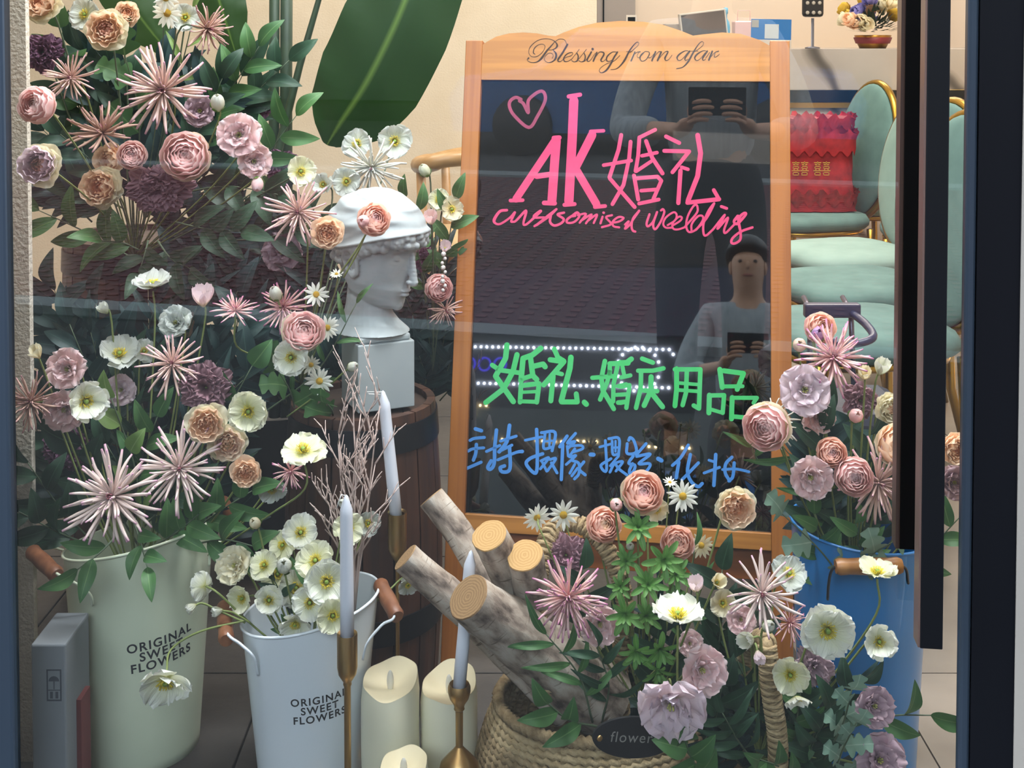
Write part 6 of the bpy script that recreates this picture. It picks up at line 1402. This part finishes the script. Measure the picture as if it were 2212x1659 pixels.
# ------------------------------------------------------------------ leaves: base, tip, leaf kind, colour, number, leaf length px, label
def S(bx, by, tx, ty, Y, kind, col, n, ln, label, group=None, **k): sprig((bx, by, Y + .06), (tx, ty, Y), kind, col, n, ln, label, group, **k)
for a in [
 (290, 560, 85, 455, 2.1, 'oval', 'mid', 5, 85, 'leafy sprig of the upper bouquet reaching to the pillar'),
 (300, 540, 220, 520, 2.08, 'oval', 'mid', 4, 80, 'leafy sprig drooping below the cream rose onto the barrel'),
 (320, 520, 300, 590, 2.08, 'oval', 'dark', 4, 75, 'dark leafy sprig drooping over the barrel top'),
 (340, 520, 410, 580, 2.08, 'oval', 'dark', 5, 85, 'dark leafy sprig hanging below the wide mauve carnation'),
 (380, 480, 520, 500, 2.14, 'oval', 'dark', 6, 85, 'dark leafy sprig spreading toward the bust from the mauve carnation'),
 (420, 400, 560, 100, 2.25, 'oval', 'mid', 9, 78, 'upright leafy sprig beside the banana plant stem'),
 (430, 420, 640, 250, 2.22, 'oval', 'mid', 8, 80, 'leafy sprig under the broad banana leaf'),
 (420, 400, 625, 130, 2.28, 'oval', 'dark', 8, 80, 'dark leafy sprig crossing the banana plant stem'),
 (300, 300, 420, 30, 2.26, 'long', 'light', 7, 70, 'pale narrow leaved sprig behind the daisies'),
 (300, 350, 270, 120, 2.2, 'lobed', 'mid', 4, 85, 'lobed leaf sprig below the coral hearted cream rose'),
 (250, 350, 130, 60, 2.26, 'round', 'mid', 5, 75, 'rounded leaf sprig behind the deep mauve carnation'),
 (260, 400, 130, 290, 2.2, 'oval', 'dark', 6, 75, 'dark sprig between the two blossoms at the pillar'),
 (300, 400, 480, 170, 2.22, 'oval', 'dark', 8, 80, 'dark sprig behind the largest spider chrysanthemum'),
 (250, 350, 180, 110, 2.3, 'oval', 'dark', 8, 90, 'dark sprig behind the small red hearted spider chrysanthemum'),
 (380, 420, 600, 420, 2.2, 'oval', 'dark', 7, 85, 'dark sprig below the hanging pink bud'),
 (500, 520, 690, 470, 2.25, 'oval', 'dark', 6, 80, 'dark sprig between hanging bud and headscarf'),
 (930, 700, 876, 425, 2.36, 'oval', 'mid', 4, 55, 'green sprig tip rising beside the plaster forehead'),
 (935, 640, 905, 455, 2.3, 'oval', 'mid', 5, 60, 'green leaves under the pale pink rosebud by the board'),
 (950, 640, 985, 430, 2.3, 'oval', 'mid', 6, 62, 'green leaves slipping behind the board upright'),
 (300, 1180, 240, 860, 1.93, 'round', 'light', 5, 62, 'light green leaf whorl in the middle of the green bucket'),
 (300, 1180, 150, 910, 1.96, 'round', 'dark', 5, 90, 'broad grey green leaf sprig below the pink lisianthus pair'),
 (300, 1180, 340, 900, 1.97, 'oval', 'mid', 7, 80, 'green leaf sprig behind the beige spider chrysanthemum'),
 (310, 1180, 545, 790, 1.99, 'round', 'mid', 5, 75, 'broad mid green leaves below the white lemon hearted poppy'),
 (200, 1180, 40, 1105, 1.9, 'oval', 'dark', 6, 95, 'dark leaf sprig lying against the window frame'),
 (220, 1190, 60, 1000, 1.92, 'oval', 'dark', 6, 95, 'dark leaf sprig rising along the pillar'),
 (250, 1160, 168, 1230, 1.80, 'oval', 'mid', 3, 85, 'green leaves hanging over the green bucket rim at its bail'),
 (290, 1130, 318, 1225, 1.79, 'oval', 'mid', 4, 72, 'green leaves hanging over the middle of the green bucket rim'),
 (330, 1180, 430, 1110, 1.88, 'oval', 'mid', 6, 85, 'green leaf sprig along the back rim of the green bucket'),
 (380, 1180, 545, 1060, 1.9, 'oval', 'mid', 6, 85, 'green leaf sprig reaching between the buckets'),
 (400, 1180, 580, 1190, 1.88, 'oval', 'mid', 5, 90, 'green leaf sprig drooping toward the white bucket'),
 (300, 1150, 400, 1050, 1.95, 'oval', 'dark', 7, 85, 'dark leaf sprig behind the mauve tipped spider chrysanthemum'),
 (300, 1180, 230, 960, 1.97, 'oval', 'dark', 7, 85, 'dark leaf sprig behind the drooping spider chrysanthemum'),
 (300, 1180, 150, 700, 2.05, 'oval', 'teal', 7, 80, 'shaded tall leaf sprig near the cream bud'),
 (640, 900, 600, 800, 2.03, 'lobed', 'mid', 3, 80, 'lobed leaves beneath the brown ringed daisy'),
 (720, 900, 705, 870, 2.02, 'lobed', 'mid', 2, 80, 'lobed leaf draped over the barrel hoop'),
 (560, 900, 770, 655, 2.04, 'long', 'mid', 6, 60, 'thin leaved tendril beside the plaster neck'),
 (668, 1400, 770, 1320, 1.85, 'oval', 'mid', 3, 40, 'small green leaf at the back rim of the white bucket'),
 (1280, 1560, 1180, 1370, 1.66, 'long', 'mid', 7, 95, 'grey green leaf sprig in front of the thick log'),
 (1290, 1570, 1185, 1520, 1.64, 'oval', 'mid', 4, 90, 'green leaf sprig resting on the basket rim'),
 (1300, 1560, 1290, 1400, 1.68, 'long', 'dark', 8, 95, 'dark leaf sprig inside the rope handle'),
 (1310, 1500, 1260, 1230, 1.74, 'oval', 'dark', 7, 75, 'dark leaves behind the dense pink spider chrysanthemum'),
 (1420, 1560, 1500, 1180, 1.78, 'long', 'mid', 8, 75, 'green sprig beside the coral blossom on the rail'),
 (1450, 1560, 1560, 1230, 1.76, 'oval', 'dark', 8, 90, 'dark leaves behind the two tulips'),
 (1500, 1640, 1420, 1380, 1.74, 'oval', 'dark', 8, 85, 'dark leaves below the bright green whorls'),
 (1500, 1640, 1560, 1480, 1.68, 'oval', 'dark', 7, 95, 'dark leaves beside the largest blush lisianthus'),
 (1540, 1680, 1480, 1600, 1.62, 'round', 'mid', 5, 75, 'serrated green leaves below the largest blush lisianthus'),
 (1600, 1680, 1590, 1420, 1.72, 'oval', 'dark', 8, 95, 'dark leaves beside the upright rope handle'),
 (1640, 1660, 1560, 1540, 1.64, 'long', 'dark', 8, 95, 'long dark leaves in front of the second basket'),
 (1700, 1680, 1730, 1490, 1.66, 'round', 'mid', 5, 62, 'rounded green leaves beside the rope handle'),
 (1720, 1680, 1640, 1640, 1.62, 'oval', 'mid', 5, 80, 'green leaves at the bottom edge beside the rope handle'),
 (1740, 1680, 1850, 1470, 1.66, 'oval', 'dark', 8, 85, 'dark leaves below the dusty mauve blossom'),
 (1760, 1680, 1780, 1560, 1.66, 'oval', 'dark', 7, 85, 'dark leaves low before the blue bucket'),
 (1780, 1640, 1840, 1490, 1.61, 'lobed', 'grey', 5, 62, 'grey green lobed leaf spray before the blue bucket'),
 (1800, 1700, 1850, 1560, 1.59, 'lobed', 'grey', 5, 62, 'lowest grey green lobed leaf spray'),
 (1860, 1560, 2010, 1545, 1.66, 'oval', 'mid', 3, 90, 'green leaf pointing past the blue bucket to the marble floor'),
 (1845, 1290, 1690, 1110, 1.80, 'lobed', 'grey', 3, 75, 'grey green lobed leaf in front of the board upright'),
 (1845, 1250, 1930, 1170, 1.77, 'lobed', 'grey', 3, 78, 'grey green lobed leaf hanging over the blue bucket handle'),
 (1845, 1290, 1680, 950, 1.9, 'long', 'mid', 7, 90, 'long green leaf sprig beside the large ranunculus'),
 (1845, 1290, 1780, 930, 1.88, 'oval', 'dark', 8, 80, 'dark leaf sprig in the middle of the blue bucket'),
 (1845, 1290, 1880, 940, 1.92, 'oval', 'dark', 8, 80, 'dark leaf sprig behind the round pink bud of the blue bucket'),
 (1845, 1290, 1760, 1110, 1.84, 'oval', 'mid', 6, 75, 'green leaf sprig over the blue bucket rim'),
 (1845, 1290, 1850, 1130, 1.84, 'oval', 'mid', 6, 70, 'green leaf sprig in the mouth of the blue bucket'),
 (1860, 1290, 1820, 1060, 1.9, 'oval', 'dark', 8, 80, 'dark leaf sprig behind the two pink blooms'),
 (1880, 1290, 2080, 1110, 1.94, 'oval', 'mid', 6, 75, 'green leaf sprig glimpsed past the outer door pull'),
 (1640, 1000, 1630, 940, 1.9, 'long', 'mid', 3, 80, 'single long leaf hanging below the large ranunculus'),
]: S(*a)
# shaded filler foliage (each clump of alike sprigs shares its label)
def fill(n, x0, y0, x1, y1, base, Y, kinds, cols, ln, label, group, seed, pair=False, m=7):
    r = random.Random(seed)
    for i in range(n):
        tx, ty = r.uniform(x0, x1), r.uniform(y0, y1); Yy = Y + r.uniform(-.05, .08)
        bx = base[0] + (tx - base[0]) * r.uniform(.2, .55); by = base[1] + (ty - base[1]) * r.uniform(.15, .5)
        sprig((bx, by, Yy + .05), (tx, ty, Yy), r.choice(kinds), r.choice(cols), m, ln * r.uniform(.85, 1.15), label, group, seed=seed * 100 + i)
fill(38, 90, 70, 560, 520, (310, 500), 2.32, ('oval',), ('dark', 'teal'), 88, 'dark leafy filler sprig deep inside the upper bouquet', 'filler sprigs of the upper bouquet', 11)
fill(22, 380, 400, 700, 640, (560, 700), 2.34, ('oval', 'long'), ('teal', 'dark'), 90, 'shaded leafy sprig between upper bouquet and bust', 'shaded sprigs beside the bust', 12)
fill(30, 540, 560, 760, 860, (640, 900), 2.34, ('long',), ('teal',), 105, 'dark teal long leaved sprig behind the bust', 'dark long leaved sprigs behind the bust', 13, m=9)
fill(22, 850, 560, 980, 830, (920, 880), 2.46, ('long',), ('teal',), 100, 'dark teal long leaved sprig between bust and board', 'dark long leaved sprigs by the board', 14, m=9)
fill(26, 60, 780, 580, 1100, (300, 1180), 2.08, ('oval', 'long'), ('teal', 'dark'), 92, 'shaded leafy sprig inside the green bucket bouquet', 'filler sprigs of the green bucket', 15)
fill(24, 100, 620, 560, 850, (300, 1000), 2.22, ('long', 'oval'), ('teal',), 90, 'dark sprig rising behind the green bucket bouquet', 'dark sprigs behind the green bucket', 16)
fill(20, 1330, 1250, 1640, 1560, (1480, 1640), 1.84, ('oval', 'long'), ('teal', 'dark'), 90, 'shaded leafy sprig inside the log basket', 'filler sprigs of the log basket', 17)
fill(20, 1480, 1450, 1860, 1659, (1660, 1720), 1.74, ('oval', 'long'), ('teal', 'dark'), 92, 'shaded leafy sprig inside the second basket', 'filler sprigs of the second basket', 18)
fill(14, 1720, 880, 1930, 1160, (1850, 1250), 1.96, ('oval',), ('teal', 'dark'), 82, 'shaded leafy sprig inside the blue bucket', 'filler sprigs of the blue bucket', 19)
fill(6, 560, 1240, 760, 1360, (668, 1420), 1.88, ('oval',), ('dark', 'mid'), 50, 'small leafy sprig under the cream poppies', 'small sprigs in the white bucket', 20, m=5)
# bright green whorls in the basket
def whorl(x, y, Y, rp, label, dx=0, dz=.4, n=14):
    r = random.Random(int(x * 7 + y)); c = P(x, y, Y); B = P(1390, 1540, 1.78); o = empty('green_whorl_stem', B, label, 'leaf sprig', 'bright green whorls of the log basket'); R_ = rp * 1.35 * Y / FPX
    M0 = TR(*(c - B)) @ frame_z(Vector((dx, -1, dz)), r.uniform(0, 6)) @ SC(R_)
    me = with_mat(openp('leaf', 1, .15, .5, -.25, 0, 1, .3, seed=4, nu=4, nv=6, base=.5, tipp=.2), LM['bright'])
    for i in range(n):
        t = i / n; link('leaf', me, None, o, M0 @ RZ(i * 2.399) @ RY(-(1.0 - 1.1 * t) + r.uniform(-.1, .1)) @ SC(.6 + .45 * t))
    MB().tube(smooth_path([c - B, (c - B) * .5 + Vector((0, .03, 0)), Vector((0, 0, 0))], 5), .0016, 5).build('stem', M_stem, o)
for i, (x, y, Y, r_, dx, dz) in enumerate([(1378, 1140, 1.74, 36, 0, .6), (1432, 1208, 1.71, 40, .1, .3), (1352, 1212, 1.76, 30, -.1, .6), (1398, 1262, 1.72, 36, .1, .5), (1458, 1240, 1.74, 32, .3, .4), (1352, 1325, 1.66, 38, -.2, .2), (1375, 1405, 1.67, 34, -.1, -.1), (1425, 1400, 1.66, 38, .1, -.2), (1420, 1445, 1.65, 34, .1, -.5), (1395, 1330, 1.72, 32, .1, .4), (1450, 1300, 1.75, 30, .2, .5), (1340, 1268, 1.74, 26, -.2, .5)]):
    whorl(x, y, Y, r_, ['bright green leaf whorl highest in the log basket', 'large bright whorl below the coral blossom', 'small bright whorl just inside the handle arch', 'bright whorl in the middle of the green column', 'bright whorl near the board bottom rail', 'bright whorl leaning over the rope handle', 'bright whorl low beside the rope handle', 'bright whorl under the side view poppy', 'lowest bright whorl above the blush lisianthus', 'shaded bright whorl behind the rope handle', 'shaded bright whorl beside the white pink tulip', 'small bright whorl touching the rope handle'][i], dx, dz)
# crystal drops on a string
cr = empty('crystal_pendant', P(958, 590, 2.24), 'string of clear crystal beads hanging beside the board upright', 'ornament'); Mc = mat('crystal_bead', 'd8d0cc', rough=.08, spec=.9)
for k in range(9): MB().sphere((.003 * math.sin(k * 2), 0, .036 - .0085 * k), .0036 if k % 3 else .0048, 7, 5).build('bead', Mc, cr, smooth=False)
# desk bouquet heads: small roses as parts of the arrangement
for i in range(26):
    a = r4.uniform(0, 2 * PI); e = r4.uniform(.15, 1.4); d = Vector((math.cos(a) * math.cos(e) * 1.2, math.sin(a) * math.cos(e), math.sin(e) * 1.0)); c = Vector((0, 0, .09)) + d * r4.uniform(.10, .165)
    colm = ('cream', 'cream', 'blue_purple', 'yellow', 'peach', 'blue_purple')[i % 6]
    if colm == 'blue_purple': PM.setdefault(colm, petal_mat('petal_' + colm, [(0, '5a58a8'), (1, '8f8ac8')]))
    if colm == 'yellow': PM.setdefault(colm, petal_mat('petal_' + colm, [(0, 'b08a20'), (1, 'd0b040')]))
    b = MB(); me0 = None
    bb3 = bmesh.new()
    for nm, me, M in k_ranunculus(r4, [colm]):
        if r4.random() < .5: continue
        t_ = me.copy(); t_.transform(M); bb3.from_mesh(t_); bpy.data.meshes.remove(t_)
    me0 = bpy.data.meshes.new('blossom'); bb3.to_mesh(me0); bb3.free(); me0.materials.append(PM[colm])
    link('blossom', me0, None, fb, TR(*c) @ frame_z(d) @ SC(.036))
# ------------------------------------------------------------------ the photographer on the pavement (seen only mirrored in the pane)
def skinned(name, chains, m, parent, sub=1, M=None):
    """chains: lists of (x, y, z, r); equal coordinates are shared joints"""
    vs = []; rad = []; idx = {}; es = set()
    for ch in chains:
        last = None
        for x, y, z, r in ch:
            k = (round(x, 4), round(y, 4), round(z, 4))
            if k not in idx: idx[k] = len(vs); vs.append((x, y, z)); rad.append(r)
            i = idx[k]
            if last is not None and last != i: es.add((last, i))
            last = i
    me = bpy.data.meshes.new(name); me.from_pydata(vs, list(es), []); o = link(name, me, m, parent, M)
    sk = o.modifiers.new('skin', 'SKIN'); sk.use_smooth_shade = True
    lay = me.skin_vertices[0].data if me.skin_vertices else None
    if lay is None:
        bm = bmesh.new(); bm.from_mesh(me); bm.verts.layers.skin.verify(); bm.to_mesh(me); bm.free(); lay = me.skin_vertices[0].data
    for i, d in enumerate(lay):
        r = rad[i]; d.radius = r if isinstance(r, tuple) else (r, r); d.use_root = (i == 0)
    s = o.modifiers.new('sub', 'SUBSURF'); s.levels = sub; s.render_levels = sub
    return o
M_skin = mat('skin', 'b98d72', rough=.55); M_shirt = mat('striped_grey_shirt', '9fa6ab', rough=.9, color2='7d858b', vscale=60, stretch=(1, 1, .02))
M_trou = mat('dark_trousers', '24272c', rough=.9); M_hair = mat('black_hair', '14110f', rough=.5)
ppl = empty('person', (0, -.46, -.12), 'person in a striped grey shirt holding up a phone, mirrored in the window', 'person', rz=GR_ANG); ppl.scale = (.87, .87, .87); ppl.location = (.10, -.42, -.12)
b_ = 0.12
ch = [[(0, 0, .95 + b_, (.10, .075)), (0, 0, 1.10 + b_, (.14, .10)), (0, .01, 1.28 + b_, (.16, .11)), (0, .0, 1.41 + b_, (.10, .08)), (0, .01, 1.46 + b_, .056), (0, .035, 1.53 + b_, (.072, .08)), (0, .035, 1.60 + b_, (.085, .10)), (0, .03, 1.69 + b_, (.085, .10))]]
for s in (-1, 1):
    ch.append([(0, .0, 1.41 + b_, (.10, .08)), (s * .17, .0, 1.39 + b_, .055), (s * .25, .05, 1.22 + b_, .045), (s * .29, .14, 1.07 + b_, .04), (s * .20, .28, 1.09 + b_, .034), (s * .10, .39, 1.10 + b_, .026), (s * .085, .415, 1.14 + b_, (.018, .035))])
    ch.append([(0, 0, .95 + b_, (.10, .075)), (s * .10, 0, .80 + b_, .075), (s * .11, .02, .50 + b_, .05), (s * .11, -.02, .12 + b_, .042), (s * .115, .0, .05, .045), (s * .12, .12, .035, .035)])
body = skinned('body', ch, M_skin, ppl, 2)
for s in (-1, 1):
    for k, (dz, L_) in enumerate([(.060, .075), (.042, .085), (.022, .080), (.004, .065)]):
        skinned('finger', [[(s * .085, .42, 1.12 + b_ + dz * .6, .009), (s * .075, .432, 1.13 + b_ + dz, .0085), (s * (.075 - L_ * .45), .440, 1.135 + b_ + dz, .008), (s * (.075 - L_ * .8), .434, 1.132 + b_ + dz, .007)]], M_skin, body)
    skinned('thumb', [[(s * .085, .405, 1.12 + b_, .011), (s * .062, .40, 1.135 + b_, .010), (s * .045, .405, 1.155 + b_, .009)]], M_skin, body)
    MB().sphere((s * .078, .03, 1.61 + b_), (.012, .02, .032), 10, 8).build('ear', M_skin, body)
    MB().sphere((s * .032, .112, 1.625 + b_), (.013, .008, .009), 10, 8).build('eye', mat('eye_dark', '2a2420'), body)
MB().sphere((0, .116, 1.605 + b_), (.011, .014, .022), 10, 8).build('nose', M_skin, body)
MB().sphere((0, .112, 1.560 + b_), (.026, .01, .008), 10, 8).build('mouth', mat('lip', '94574c'), body)
b = MB(); b.sphere((0, .015, 1.665 + b_), (.104, .122, .11), 20, 14); b.v = [(x, min(y, .12 if z > 1.67 + b_ else .01), max(z, 1.58 + b_)) for x, y, z in b.v]; b.build('hair', M_hair, ppl)
sh = [[(0, 0, .93 + b_, (.165, .125)), (0, 0, 1.10 + b_, (.16, .12)), (0, .01, 1.28 + b_, (.175, .125)), (0, .0, 1.40 + b_, (.12, .09)), (0, .005, 1.45 + b_, .062)]]
for s in (-1, 1): sh.append([(0, .0, 1.40 + b_, (.12, .09)), (s * .17, .0, 1.39 + b_, .07), (s * .25, .05, 1.22 + b_, .066), (s * .29, .14, 1.07 + b_, .062), (s * .22, .25, 1.085 + b_, .056), (s * .185, .30, 1.09 + b_, .05)])
skinned('shirt', sh, M_shirt, ppl, 2)
tr3 = [[(0, 0, 1.06 + b_, (.150, .112)), (0, 0, .9 + b_, (.165, .125))]]
for s in (-1, 1): tr3.append([(0, 0, .9 + b_, (.165, .125)), (s * .10, 0, .80 + b_, .105), (s * .11, .02, .50 + b_, .08), (s * .11, -.02, .14, .065)])
skinned('trousers', tr3, M_trou, ppl, 2)
for s in (-1, 1): MB().sphere((s * .118, .05, .045), (.048, .13, .045), 14, 10).build('shoe', mat('shoe_dark', '1b1b1d'), ppl)
phn = empty('mobile_phone', (.146, -.045, .985), 'dark mobile phone held in both hands, mirrored in the window', 'phone', rz=GR_ANG)
bevel(box('phone_case', (-.075, -.004, 0), (.075, .004, .075), M_black, phn), .003)
